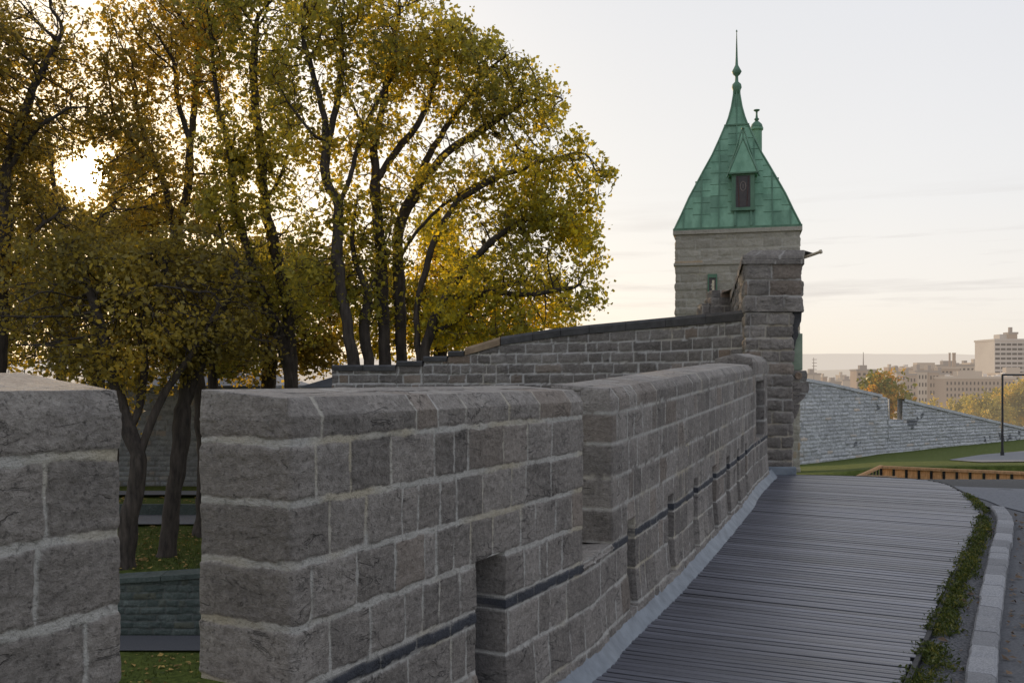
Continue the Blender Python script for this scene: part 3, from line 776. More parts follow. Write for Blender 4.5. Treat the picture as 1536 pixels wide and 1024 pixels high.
# corbels on the road side
def corbel(y0, y1, x0, x1, curl=False, dep=.34, name='corbel'):
    mb = MB(); d = YD + .1; a, b = PX(x0, d), PX(x1, d); zt_, zb_ = PZ(y0, d), PZ(y1, d); h = zt_ - zb_; n = 8
    prof = [(a, zt_)] + [(b - (b - a) * .45 * (1 - math.sin(t * math.pi / 2)) if not curl else b - .02 + .02 * math.sin(t * math.pi), zt_ - h * t) for t in np.linspace(0, 1, n)] + [(a, zb_)]
    if not curl: prof = [(a, zt_)] + [(a + (b - a) * (.45 + .55 * math.cos(t * math.pi / 2)), zt_ - h * t) for t in np.linspace(0, 1, n)] + [(a, zb_)]
    m = len(prof); vs = [(x, d, z) for x, z in prof] + [(x, d + dep, z) for x, z in prof]
    mb.add(vs, [tuple(range(m)), tuple(range(2 * m - 1, m - 1, -1))] + [(i, m + i, m + (i + 1) % m, (i + 1) % m) for i in range(m)], (.45, 0, 0, 0))
    return mb.build(name, M_PIER, pier, bevel=.006)
corbel(555.5, 571.5, 1187, 1211.5, True); corbel(572.5, 589.5, 1187, 1214, True); corbel(590.5, 605, 1187, 1209); corbel(606, 628, 1187, 1200)
mb = MB(); mb.lathe([(.012, 0), (.05, 0), (.055, .01), (.05, .02), (.03, .022), (.02, .012)], 0, 0, 16)
M4 = Matrix.Translation((PX(1197.5, YD + .1), YD + .1, PZ(563.5, YD + .1))) @ Matrix.Rotation(R(90), 4, 'X')
mb.v = [tuple(M4 @ Vector(v)) for v in mb.v]; mb.build('rosette', M_PIER, pier)
mb = MB(); d = YD + .12; mb.box((PX(1186, d), d, PZ(555, d)), (PX(1204, d), d + .3, PZ(500, d)), c=(.4, 0, 0, 1)); mb.build('copper_box', simple_mat('weathered_pale_copper', (.13, .18, .12), (.26, .31, .22), 4, .6, .2, .01), pier, bevel=.008)
mb = MB(); d = YD + .05
pr = [(1189, 468), (1203, 468), (1202, 482), (1197, 492), (1198, 502), (1194, 512), (1192, 524), (1189, 526)]
vs = [(PX(x, d), d, PZ(y, d)) for x, y in pr] + [(PX(x, d), d + .2, PZ(y, d)) for x, y in pr]; m = len(pr)
mb.add(vs, [tuple(range(m)), tuple(range(2 * m - 1, m - 1, -1))] + [(i, m + i, m + (i + 1) % m, (i + 1) % m) for i in range(m)]); mb.build('bracket', M_SLATE, pier, bevel=.006)
mb = MB(); mb.box((xl + .3, YD - .03, .30), (xr + .04, YD + .3, .43), c=(.3, 0, 0, 0)); mb.build('base_fillet', M_LEAD, pier, bevel=.02)
mb = MB(); mb.tube([(xr2 - .02, YD + .15, PZ(387.5, YD)), P3(1220, 381.5, YD + .05), P3(1231, 377.5, YD - .05)], .022, 12)
mb.tube([P3(1229.5, 378, YD - .04), P3(1232.5, 377, YD - .06)], .03, 12); mb.build('spout_pipe', M_TUBE, pier)

# stepped blocks behind the ramp wall
sb = empty('stepped_blocks', (PX(1080, 20), 20.2, EYE + 1.2), label='short stepped stone parapet behind the ramp wall beside the pier', cat='parapet')
for (x0, x1, yt, yb) in ((1068, 1100, 435, 446), (1066, 1100, 446.5, 480), (1053.5, 1065.5, 455, 480)):
    lay = Layout([PZ(458, 20)], -1, 9, .35, .5, seed=int(x0))
    poly_ring('coping_block' if yt == 435 else 'block', [(PX(x0, 20), 20.0), (PX(x1, 20), 20.0), (PX(x1, 20), 20.6), (PX(x0, 20), 20.6)], PZ(yb, 20), PZ(yt, 20), lay, M_PIER if yt != 435 else M_PIER, sb, step=.025, rock=.02, seed=int(x0), k=1.4)

# ------------------------------------------------------------------ ramp wall (gate parapet), seen beyond the near wall
ramp = empty('ramp_parapet', (PX(850, 17), 17.2, EYE + .2), label='curved stone ramp wall with black slate coping rising to the pier', cat='wall')
RP = [(1122, 13.75), (1060, 14.7), (1000, 15.5), (940, 16.0), (880, 16.5), (815, 16.95), (750, 17.3), (700, 17.7), (645, 18.0), (595, 18.2), (545, 18.35), (498, 18.45)]
RPp = Path([(PX(a, b), b) for a, b in RP][::-1], 16)      # travels left to right, right-hand normal faces the camera
def ramp_px(s_): p = RPp.at(s_); return CX + p[0] * F / p[1]
def ramp_top(s_):
    p = RPp.at(s_); px = CX + p[0] * F / p[1]
    y = float(np.interp(px, [497, 594.9, 595, 634.9, 635, 671.9, 672, 700, 752, 850, 1000, 1122], [556, 556, 549, 549, 542, 542, 535, 533, 517.5, 503.5, 490.5, 480.5]))
    return PZ(y, float(p[1]))
def ramp_build():
    extra = []
    q = np.arange(0, RPp.L, .02); zr = np.linspace(0, 1, 70)
    S = np.repeat(q[:, None], 70, 1); tops = np.array([ramp_top(v) for v in q]); z0 = EYE - .75
    Z = z0 + (tops - z0)[:, None] * zr[None]; xy = RPp.at(S); nn = RPp.nrm(S)
    P = np.concatenate([xy, Z[..., None]], -1); N = np.concatenate([nn, np.zeros(S.shape + (1,))], -1)
    V, C = dress(P, N, S, Z, Layout(list(np.arange(EYE - .8, EYE + 1.2, .183)), -1, 30, .20, .62, seed=77, wh=.026, wv=.022), rock=.02, joint=.008, seed=77, k=1.5, edge=.025)
    link('wall_face', np_mesh('wall_face', V, grid_faces(*S.shape), C), M_RAMP, ramp)
    q2 = np.arange(0, RPp.L, .25); V = []
    for s_ in q2:
        p = RPp.at(s_); n = RPp.nrm(s_); V += [(p[0], p[1], -5.2), (p[0], p[1], z0), ]
    col = np.tile(np.array([[.4, 0, 0, 0]]), (len(V), 1)); link('footing', np_mesh('footing', V, grid_faces(len(q2), 2), col), M_RAMP, ramp)
    # back face
    V = []
    for s_ in q2:
        p = RPp.at(s_); n = RPp.nrm(s_); V += [(p[0] - n[0] * .5, p[1] - n[1] * .5, -5.2), (p[0] - n[0] * .5, p[1] - n[1] * .5, ramp_top(s_))]
    p = RPp.at(0); n = RPp.nrm(0); V = [(p[0], p[1], -5.2), (p[0], p[1], ramp_top(0))] + V
    col = np.tile(np.array([[.4, 0, 0, 0]]), (len(V), 1)); link('back_face', np_mesh('back_face', V, grid_faces(len(V) // 2, 2), col), M_RAMP, ramp)
    # coping slabs
    def s_at(px): return float(np.interp(px, [ramp_px(v) for v in q], q))
    rng = random.Random(8)
    def slab(a, b, th, level, mat, proud=.03):
        mb = MB(); a2, b2 = s_at(a) + .004, s_at(b) - .004; k = max(2, int((b2 - a2) / .3) + 1); vs = []
        for i, s_ in enumerate(np.linspace(a2, b2, k)):
            p = RPp.at(s_); n = RPp.nrm(s_); zt_ = (level if level is not None else ramp_top(s_)) + .003
            for (o, h) in ((proud, 0), (proud + .002, th * .7), (proud - .02, th), (-.53, th), (-.53, 0)): vs.append((p[0] + n[0] * o, p[1] + n[1] * o, zt_ + h))
        m = 5; fs = [(i * m + j, (i + 1) * m + j, (i + 1) * m + (j + 1) % m, i * m + (j + 1) % m) for i in range(k - 1) for j in range(m)] + [tuple(range(m)), tuple((k - 1) * m + j for j in range(m - 1, -1, -1))]
        mb.add(vs, fs, (rng.random(), 0, 0, 1)); mb.build('coping_slab', mat, ramp)
    def lev(px): return float(ramp_top(s_at(px)))
    slab(498, 545, .115, lev(520), M_SLATE); slab(545, 594, .115, lev(580), M_SLATE); slab(595.5, 634.5, .10, lev(615), M_SLATE)
    slab(635.5, 671.5, .10, lev(655), M_SLATE); slab(672.5, 697, .10, lev(685), M_SLATE)
    slab(698, 751, .15, None, M_LEDGE)
    for a, b in ((752, 800), (800, 842), (842, 885), (885, 940), (940, 1000), (1000, 1060), (1060, 1119)): slab(a, b, .155, None, M_SLATE)
ramp_build()

# ------------------------------------------------------------------ tower
ta = math.atan2(PX(1105, 30), 30.0); hw = 1.95
tcx, tcy = PX(1105, 30) + math.sin(ta) * hw, 30 + math.cos(ta) * hw
tower = empty('stone_tower', (tcx, tcy, 0), -ta, label='square stone tower with steep green copper roof and thin spire', cat='tower')
dfr = 30 * 1.0
zeave = PZ(341.5, 30)
tl = Layout([v for v in np.arange(-3, zeave - .9, .27)] + [PZ(397, 30), PZ(388, 30), PZ(372, 30), PZ(358, 30), PZ(348, 30)], -1, 20, .35, .95, seed=31, wh=.03, wv=.025)
poly_ring('tower_wall', [(-hw, -hw), (hw, -hw), (hw, hw), (-hw, hw)], -3.0, zeave - .02, tl, M_TOWER, tower, step=.035, rock=.03, joint=.008, k=2.2, seed=81, world=False, warm=.08)
mb = MB()
for (y0, y1, o) in ((396.5, 392.5, .05), (349.5, 342.8, .07)):
    za, zb_ = PZ(y0, 30), PZ(y1, 30); mb.box((-hw - o, -hw - o, za), (hw + o, hw + o, zb_), c=(.6, 0, 0, 0))
mb.build('string_course', M_TOWER, tower, world=False, bevel=.015)
# window slit
wx = PX(1070.5, 30) ; wx = (1070.5 - 1105) / F * 30.9; z0, z1 = PZ(437, 30), PZ(410, 30)
mb = MB(); mb.box((wx - .13, -hw - .02, z0), (wx + .13, -hw + .03, z1)); wn = mb.build('window', M_DARKWIN, tower, world=False)
mb = MB(); mb.box((wx - .15, -hw - .05, z0), (wx - .11, -hw - .021, z1)); mb.box((wx + .11, -hw - .05, z0), (wx + .15, -hw - .021, z1)); mb.box((wx - .11, -hw - .05, z1 - .12), (wx + .11, -hw - .022, z1)); mb.build('window_frame', M_COPPERD, wn, world=False)
M_PANE = simple_mat('pale_window_pane', (.55, .45, .3), (.8, .7, .5), 4, .2, 0)
mb = MB(); mb.box((wx - .01, -hw - .026, z0), (wx + .06, -hw - .0215, z1 - .2)); mb.build('pane', M_PANE, wn, world=False)
# roof
RPROF = [(1.99, zeave - .03), (1.97, zeave + .02), (1.75, PZ(318, 30.2)), (1.52, PZ(293, 30.4)), (1.07, PZ(254, 30.9)), (.80, PZ(231, 31.1)), (.57, PZ(208, 31.3)), (.38, PZ(188, 31.5)), (.345, PZ(186, 31.5)), (.255, PZ(175, 31.6)), (.165, PZ(160, 31.7)), (.095, PZ(142, 31.8)), (.085, PZ(134, 31.8))]
def roof_r(z): return float(np.interp(z, [p[1] for p in RPROF], [p[0] for p in RPROF]))
mb = MB(); rng = random.Random(12)
for side in range(4):
    M_ = Matrix.Rotation(side * math.pi / 2, 4, 'Z')
    for i in range(len(RPROF) - 1):
        r0, z0 = RPROF[i]; r1, z1 = RPROF[i + 1]
        nz = 1 if i in (0, 7) else max(1, round((z1 - z0) / .5))
        for kz in range(nz):
            t0, t1 = kz / nz, (kz + 1) / nz; ra, rb = r0 + (r1 - r0) * t0, r0 + (r1 - r0) * t1; za, zb_ = z0 + (z1 - z0) * t0, z0 + (z1 - z0) * t1
            # panels of .56 m between standing seams, cut by the hips
            xs = [x for x in np.arange(-2.24, 2.3, .56)]
            for xa, xb in zip(xs[:-1], xs[1:]):
                pa = [max(xa, -ra), min(xb, ra)]; pb = [max(xa, -rb), min(xb, rb)]
                if pa[1] <= pa[0]: continue
                if pb[1] <= pb[0]: 
                    xx = -rb if xb <= -rb else rb; pb = [xx, xx]
                tone = rng.random() * .8 + .1
                vs = [(pa[0], -ra, za), (pa[1], -ra, za), (pb[1], -rb, zb_), (pb[0], -rb, zb_)]
                mb.add([tuple(M_ @ Vector(v)) for v in vs], [(0, 1, 2, 3)], (tone, 0, 0, 1))
mb.v = [v for v in mb.v]
roof = mb.build('roof', M_COPPER, tower, world=False)
mb = MB()
for side in range(4):
    M_ = Matrix.Rotation(side * math.pi / 2, 4, 'Z')
    for x in np.arange(-1.68, 1.7, .56):
        # rise along the roof face until the hip
        prev = None
        for z in np.linspace(zeave, RPROF[-1][1], 40):
            r = roof_r(z)
            if abs(x) > r: break
            cur = Vector((x, -r - .012, z))
            if prev is not None: mb.bar(M_ @ prev, M_ @ cur, .035, .04)
            prev = cur
    for i in range(1, len(RPROF) - 1):
        (r0, z0), (r1, z1) = RPROF[i], RPROF[i + 1]; mb.bar(M_ @ Vector((-r0, -r0, z0)), M_ @ Vector((-r1, -r1, z1)), .05, .05)
    # horizontal welts and the collar
    for z in np.linspace(zeave + .5, PZ(195, 31), 8):
        r = roof_r(z)
        for x in np.arange(-1.96, 1.9, .56):
            zz = z + (.22 if int(round(x / .56 * 2)) % 4 == 1 else 0); r2 = roof_r(zz); a, b = max(x, -r2), min(x + .56, r2)
            if b - a > .12: mb.bar(M_ @ Vector((a, -r2 - .004, zz)), M_ @ Vector((b, -r2 - .004, zz)), .018, .014)
    zc = PZ(187, 31.5); mb.bar(M_ @ Vector((-.39, -.385, zc)), M_ @ Vector((.39, -.385, zc)), .06, .05)
    mb.bar(M_ @ Vector((-1.99, -1.99, zeave + .0)), M_ @ Vector((1.99, -1.99, zeave)), .06, .07)
mb.build('seam', M_COPPERD, roof, world=False)
# dormers on the four sides (front one in view, side ones peep out)
def dormer(M_, small=False):
    z0, z1 = PZ(312, 30.3), PZ(263, 30.4); za = PZ(208, 31); w = .33; yf = -roof_r(z0) - .06
    d_ = MB()
    d_.box((-w, yf, z0 - .04), (w, yf + 1.2, z1), M_, c=(.3, 0, 0, 1)); dm = d_.build('dormer', M_COPPER, tower, world=False)
    f_ = MB(); f_.box((-w - .03, yf - .06, z0 - .02), (-w + .10, yf - .003, z1), M_); f_.box((w - .10, yf - .06, z0 - .02), (w + .03, yf - .003, z1), M_); f_.box((-w - .05, yf - .10, z0 - .12), (w + .05, yf - .004, z0 - .021), M_); f_.box((-w + .1, yf - .05, z1 - .07), (w - .1, yf - .005, z1 - .002), M_)
    f_.bar(M_ @ Vector((-.25, yf - .02, z0 - .1)), M_ @ Vector((-.25, -2.02, zeave + .04)), .05); f_.bar(M_ @ Vector((.25, yf - .02, z0 - .1)), M_ @ Vector((.25, -2.02, zeave + .04)), .05)
    f_.build('dormer_frame', M_COPPERD, dm, world=False)
    g = MB(); g.box((-w + .1, yf - .025, z0), (w - .1, yf - .004, z1 - .07), M_); pn = g.build('dormer_window', M_DARKWIN, dm, world=False)
    q_ = MB(); zc = z0 + (z1 - z0) * .62; rg = [Vector((math.cos(t) * .085, yf - .034, zc + math.sin(t) * .15)) for t in np.linspace(0, 2 * math.pi, 13)]
    for a_, b_ in zip(rg[:-1], rg[1:]): q_.bar(M_ @ a_, M_ @ b_, .022)
    q_.bar(M_ @ Vector((0, yf - .034, zc - .07)), M_ @ Vector((0, yf - .034, zc + .07)), .02); q_.build('window_emblem', simple_mat('pale_emblem', (.16, .12, .10), (.26, .21, .18), 9, .6, 0), dm, world=False)
    q_ = MB(); q_.bar(M_ @ Vector((-.12, yf - .03, z0 + .02)), M_ @ Vector((-.17, yf - .03, z1 - .1)), .03); q_.bar(M_ @ Vector((.12, yf - .03, z0 + .02)), M_ @ Vector((.17, yf - .03, z1 - .1)), .03); q_.build('window_drape', simple_mat('dark_red_drape', (.05, .02, .018), (.10, .05, .04), 9, .8, 0), dm, world=False)
    r_ = MB(); ww = w + .13; yb = yf + .05
    vs = [(-ww, yf - .14, z1 + .0), (ww, yf - .14, z1 + .0), (0, -roof_r(za) - .12, za), (-ww, -roof_r(z1) + .3, z1), (ww, -roof_r(z1) + .3, z1), (0, -roof_r(za) + .2, za), (0, yf - .05 + .20, z1 + 1.0)]
    fr = [(-ww, yf - .14, z1), (ww, yf - .14, z1), (0, yf + .34, z1 + 1.25), (0, yf + 1.5, z1 + 1.25), (-ww, yf + .9, z1), (ww, yf + .9, z1)]
    r_.add([tuple(M_ @ Vector(v)) for v in fr], [(0, 1, 2), (0, 2, 3, 4), (1, 5, 3, 2), (0, 4, 5, 1)], (.8, 0, 0, 1)); 
    rb = r_.build('dormer_roof', M_COPPER, dm, world=False)
    e = MB(); e.bar(M_ @ Vector(fr[0]), M_ @ Vector(fr[2]), .05); e.bar(M_ @ Vector(fr[1]), M_ @ Vector(fr[2]), .05); e.bar(M_ @ Vector(fr[0]), M_ @ Vector(fr[1]), .05, .05)
    e.bar(M_ @ Vector((-ww - .05, yf - .0, z1 - .1)), M_ @ Vector((-.04, yf + .75, z1 + 1.6)), .04); e.bar(M_ @ Vector((ww + .05, yf - .0, z1 - .1)), M_ @ Vector((.04, yf + .75, z1 + 1.6)), .04)
    e.bar(M_ @ Vector((0, yf + .34, z1 + 1.2)), M_ @ Vector((0, yf + .34, z1 + 1.55)), .035); e.lathe([(.0, -.06), (.05, -.03), (.06, 0), (.03, .05), (.0, .07)], 0, 0, 8)
    e.v[-40:] = [tuple((M_ @ Vector((0, yf + .34, z1 + 1.55))) + Vector(v)) for v in e.v[-40:]]
    e.build('dormer_trim', M_COPPERD, rb, world=False)
dormer(Matrix.Translation((.20, 0, 0)))
for sgn in (1, -1):   # lucarnes low on the side slopes
    l_ = MB(); z = PZ(262, 31); r = roof_r(z)
    r -= .10; vs = [(sgn * (r + .30), -.25, z - .05), (sgn * (r + .30), .25, z - .05), (sgn * (r - .30), -.4, z + .75), (sgn * (r - .30), .4, z + .75), (sgn * (r - .05), -.25, z - .2), (sgn * (r - .05), .25, z - .2)]
    l_.add(vs, [(0, 1, 3, 2), (0, 4, 5, 1), (0, 2, 4), (1, 5, 3)], (.4, 0, 0, 1)); l_.bar((sgn * (r + .31), -.28, z - .05), (sgn * (r + .31), .28, z - .05), .05)
    l_.bar((sgn * (r + .25), -.0, z - .35), (sgn * (r + .25), -.0, z - .05), .06)
    l_.build('lucarne', M_COPPERD, tower, world=False)
# finial
zf = lambda y: PZ(y, 31.9)
mb = MB(); mb.lathe([(.12, zf(142)), (.13, zf(136)), (.17, zf(132)), (.15, zf(127)), (.06, zf(123)), (.05, zf(115)), (.12, zf(112)), (.17, zf(108)), (.12, zf(104)), (.05, zf(98)), (.035, zf(85)), (.012, zf(49)), (.03, zf(47.5)), (.01, zf(45))], 0, 0, 14)
mb.build('spire', M_COPPERD, tower, world=False, smoothf=True)

# slim copper turret standing behind the tower roof
tx, ty = PX(1135, 36), 36.0
tur = empty('slim_turret', (tx, ty, 0), label='slim green copper turret with small capped finial behind the tower roof', cat='turret')
mb = MB(); zz = lambda y: PZ(y, 36); mb.lathe([(.20, 3), (.20, zz(197)), (.25, zz(195)), (.25, zz(192)), (.21, zz(191))], tx, ty, 16); mb.build('shaft', M_COPPER, tur, smoothf=False)
mb = MB(); mb.lathe([(.23, zz(191) + .002), (.20, zz(187)), (.10, zz(183)), (.05, zz(182)), (.10, zz(179)), (.05, zz(177)), (.035, zz(172)), (.04, zz(168)), (.12, zz(166)), (.12, zz(165))], tx, ty, 14); mb.build('finial', M_COPPERD, tur)

# ------------------------------------------------------------------ low ground on the left, seen through the first notch
def flat(name, x0, x1, y0, y1, z, mat, label, cat, nx=2, ny=2, bumps=0):
    V = [(x0 + (x1 - x0) * j / (nx - 1), y0 + (y1 - y0) * i / (ny - 1), z) for i in range(ny) for j in range(nx)]
    V = np.array(V); 
    if bumps: V[:, 2] += fbm(V, .5, 9, 3) * bumps
    f = grid_faces(ny, nx)[:, ::-1]
    return tag(link(name, np_mesh(name, V, f), mat), label, cat, kind='structure')
LZ = EYE - 6.0
flat('ground', -400, 400, -60, 95, LZ - .5, M_LAWN, 'wide grassy ground below the walls', 'ground')
flat('lower_lawn', -40, 6, 2, 22.3, LZ, M_LAWN, 'strip of grass at the foot of the mossy retaining wall', 'lawn', 60, 40, .04)
flat('lower_path', -40, 6, 20.55, 21.75, LZ + .06, M_ASPHALT, 'dark narrow path below the mossy retaining wall', 'path')
UZ = EYE - 4.6
flat('upper_lawn', -60, 6, 22.3, 31.4, UZ, M_LAWN, 'sloping lawn where the leaning tree trunks stand', 'lawn', 90, 20, .08)
flat('footpath', -60, 6, 29.3, 31.3, UZ + .09, M_ASPHALT2, 'pale footpath crossing the park behind the tree trunks', 'path')
flat('park_lawn', -90, 6, 31.5, 62, UZ + .4, M_LAWN, 'grass between the low park wall and the old stone building', 'lawn', 60, 20, .05)
flat('park_road', -90, 6, 33.3, 34.5, UZ + .52, M_ASPHALT2, 'grey park road in front of the old stone building', 'road')
def lawn_leaves():
    rng = np.random.default_rng(12); C = []
    for (x0, x1, y0, y1, z, n) in ((-16, 2, 16, 20.4, LZ + .05, 900), (-16, 2, 22.5, 29.2, UZ + .06, 1600), (-22, 0, 31.7, 33.2, UZ + .47, 500)):
        C.append(np.c_[rng.uniform(x0, x1, n), rng.uniform(y0, y1, n), np.full(n, z)])
    C = np.concatenate(C); V, Fc = quads(C, .10, 13, flat=True, aspect=.7); col = np.repeat(np.c_[rng.random((len(C), 1)), np.zeros((len(C), 2)), np.ones((len(C), 1))], 4, 0)
    tag(link('fallen_leaves', np_mesh('fallen_leaves', V, Fc, col, False), simple_mat('yellow_fallen_leaves', (.16, .10, .03), (.45, .30, .08), 3, .8, 0, use_col=.5)), 'yellow fallen leaves scattered on the grass below the walls', 'leaves', kind='stuff')
    C = []
    for (x0, x1, y0, y1, z, n) in ((-16, 2, 14, 20.5, LZ + .02, 9000), (-12, -2, 22.5, 29.2, UZ + .03, 14000)):
        C.append(np.c_[rng.uniform(x0, x1, n), rng.uniform(y0, y1, n), np.full(n, z)])
    C = np.concatenate(C); V, Fc = quads(C, .11, 14, aspect=.14, up=2.2); tn = vnoise(C, .8, 3) * .7 + rng.random(len(C)) * .3; col = np.repeat(np.stack([tn] * 3 + [np.ones(len(C))], 1), 4, 0)
    tag(link('grass_blades', np_mesh('grass_blades', V, Fc, col, False), M_WEED), 'short mown grass on the lawns below the walls', 'grass', kind='stuff')
lawn_leaves()
rw = empty('retaining_wall', (-8, 21.9, LZ), label='low dark mossy stone retaining wall below the lawn', cat='wall')
def rtop(x): return EYE + float(np.interp(x, [PX(172, 21.9), PX(305, 21.9)], [PZ(875, 21.9) - EYE, PZ(866, 21.9) - EYE]))
q = np.arange(-18, 4, .03); zr = np.linspace(0, 1, 60); S = np.repeat(q[:, None], 60, 1); tp = np.array([rtop(v) for v in q]); Z = LZ - .1 + (tp - LZ + .1)[:, None] * zr
P = np.stack([S, np.full(S.shape, 21.9), Z], -1); N = np.zeros(P.shape); N[..., 1] = -1
V, C = dress(P, N, S, Z, Layout(list(np.arange(LZ, LZ + 2, .17)), -20, 20, .2, .6, seed=5, wh=.02, wv=.018), rock=.03, joint=.02, edge=.04, seed=91, k=1.5)
link('wall_face', np_mesh('wall_face', V, grid_faces(*S.shape), C), M_RETW, rw)
mb = MB(); x = -18.0; rng = random.Random(2)
while x < 4:
    L = rng.uniform(.7, 1.3); a, b = rtop(x), rtop(x + L); mb.add([(x, 21.82, a), (x + L - .01, 21.82, b), (x + L - .01, 22.35, b), (x, 22.35, a), (x, 21.82, a + .12), (x + L - .01, 21.82, b + .12), (x + L - .01, 22.35, b + .15), (x, 22.35, a + .15)], [(0, 3, 2, 1), (4, 5, 6, 7), (0, 1, 5, 4), (1, 2, 6, 5), (2, 3, 7, 6), (3, 0, 4, 7)], (rng.random() * .5 + .2, 0, 0, 0)); x += L
mb.build('coping', M_RETW, rw, bevel=.012)
pw_ = MB(); pw_.box((-60, 31.4, UZ - .1), (5, 31.6, UZ + .42), c=(.35, 0, 0, 0)); tag(pw_.build('park_wall', M_RETW), 'knee-high dark wall behind the pale footpath', 'wall')
# old stone building
ob = empty('old_stone_building', (PX(290, 38), 38, UZ + .4), label='old grey stone building with slit window and flat blue-grey roof beyond the trees', cat='building')
x0, x1 = PX(120, 37), PX(408, 37); oz = PZ(582, 37)
poly_ring('wall', [(x0, 37), (x1, 37), (x1, 44), (x0, 44)], UZ + .2, oz, Layout(list(np.arange(UZ, oz, .2)), -1, 40, .25, .7, seed=6, wh=.03, wv=.025), M_HOUSE, ob, step=.05, rock=.03, joint=.012, k=2, seed=95)
mb = MB(); mb.box((x0 - .1, 36.85, oz), (x1 + .1, 44.1, oz + .10)); mb.add([(x0 - .1, 36.85, oz + .1), (x1 + .1, 36.85, oz + .1), (x1 + .1, 44.1, oz + .1), (x0 - .1, 44.1, oz + .1), (x0 + 1, 39, oz + .62), (x1 - 1.2, 39, oz + .62), (x1 - 1.2, 42, oz + .62), (x0 + 1, 42, oz + .62)], [(4, 5, 6, 7), (0, 1, 5, 4), (1, 2, 6, 5), (2, 3, 7, 6), (3, 0, 4, 7)]); mb.build('roof', M_SLROOF, ob)
mb = MB(); mb.box((PX(300, 36.9), 36.93, PZ(636, 36.9)), (PX(306, 36.9), 37.05, PZ(613, 36.9))); mb.build('window', M_DARKWIN, ob)
ob2 = empty('low_roofed_outbuilding', (PX(480, 33), 33, UZ + .4), label='low outbuilding with sloping grey roof at the left end of the ramp wall', cat='building')
mb = MB(); mb.box((PX(452, 30), 30, UZ - .2), (PX(560, 30), 33.6, PZ(581, 30)), c=(.4, 0, 0, 0)); mb.build('wall', M_HOUSE, ob2)
mb = MB(); za = PZ(580.5, 30); mb.add([(PX(447, 29.8), 29.8, za), (PX(560, 29.8), 29.8, za), (PX(560, 29.8), 33.8, za), (PX(447, 29.8), 33.8, za), (PX(505, 31), 31.5, PZ(562, 31)), (PX(560, 31), 31.5, PZ(562, 31))], [(0, 1, 5, 4), (0, 4, 3), (3, 4, 5, 2), (0, 3, 2, 1), (1, 2, 5)]); mb.build('roof', M_SLROOF, ob2)

# ------------------------------------------------------------------ lawn, far wall, fence, lamp on the right
LAWN_NEAR = ([1120, 1190, 1264, 1322, 1440, 1536, 2100], [712, 711, 708, 703, 700, 699, 699])
LD = np.array([14.6, 18, 22, 28, 36, 44, 52, 60, 70, 95.0])
LPX = np.array([1120, 1190, 1264, 1322, 1408, 1440, 1505, 1535, 1620, 1800, 2100.0])
FOOT_D = np.interp(LPX, [1120, 1190, 1535, 2100], [49, 50, 66, 90])
FOOT_Y = np.interp(LPX, [1120, 1193, 1264, 1322, 1408, 1505, 1535, 1620, 1800, 2100], [704, 697, 689, 680, 671, 661.5, 658.5, 650, 640, 630])
def lawn_y(i, d):
    fd, fy = FOOT_D[i], FOOT_Y[i]
    near = float(np.interp(LPX[i], *LAWN_NEAR))
    if d <= 22.5 and LPX[i] > 1250: return near + 55 * float(smooth(1250, 1322, LPX[i]))
    if d <= 20: return near + (20 - d) * 1.2
    if d >= fd: return fy - (d - fd) * .25
    t = (d - 20) / (fd - 20); t = t ** 1.4; return near + (fy - near) * t
def lawn_z(px, d):
    ys = [lawn_y(i, d) for i in range(len(LPX))]; return PZ(float(np.interp(px, LPX, ys)), d)
V = []; pxs = np.linspace(1120, 2100, 90); ds = np.r_[np.linspace(15.2, 22.5, 14), 22.7, np.linspace(24, 95, 62)]
for px in pxs:
    for d in ds: V.append((PX(px, d), d, min(lawn_z(px, d), PZ(float(np.interp(px, *CREST)) + 1.5, d) - .04 if d < 19 else 99)))
tag(link('lawn', np_mesh('lawn', V, grid_faces(len(pxs), len(ds))), M_LAWN), 'dark green lawn rising to the long pale wall on the right', 'lawn', kind='structure')
V = []
pp = np.linspace(1425, 1900, 40)
for px in pp:
    y0 = float(np.interp(px, [1425, 1470, 1536, 1900], [39, 46, 50, 62])); y1 = float(np.interp(px, [1425, 1470, 1900], [38, 32, 30]))
    for t in np.linspace(0, 1, 12):
        d = y1 + (y0 - y1) * t; V.append((PX(px, d), d, lawn_z(px, d) + .03))
tag(link('lamp_path', np_mesh('lamp_path', V, grid_faces(40, 12)), M_ASPHALT2), 'grey path on the lawn around the lamp post', 'path', kind='structure')

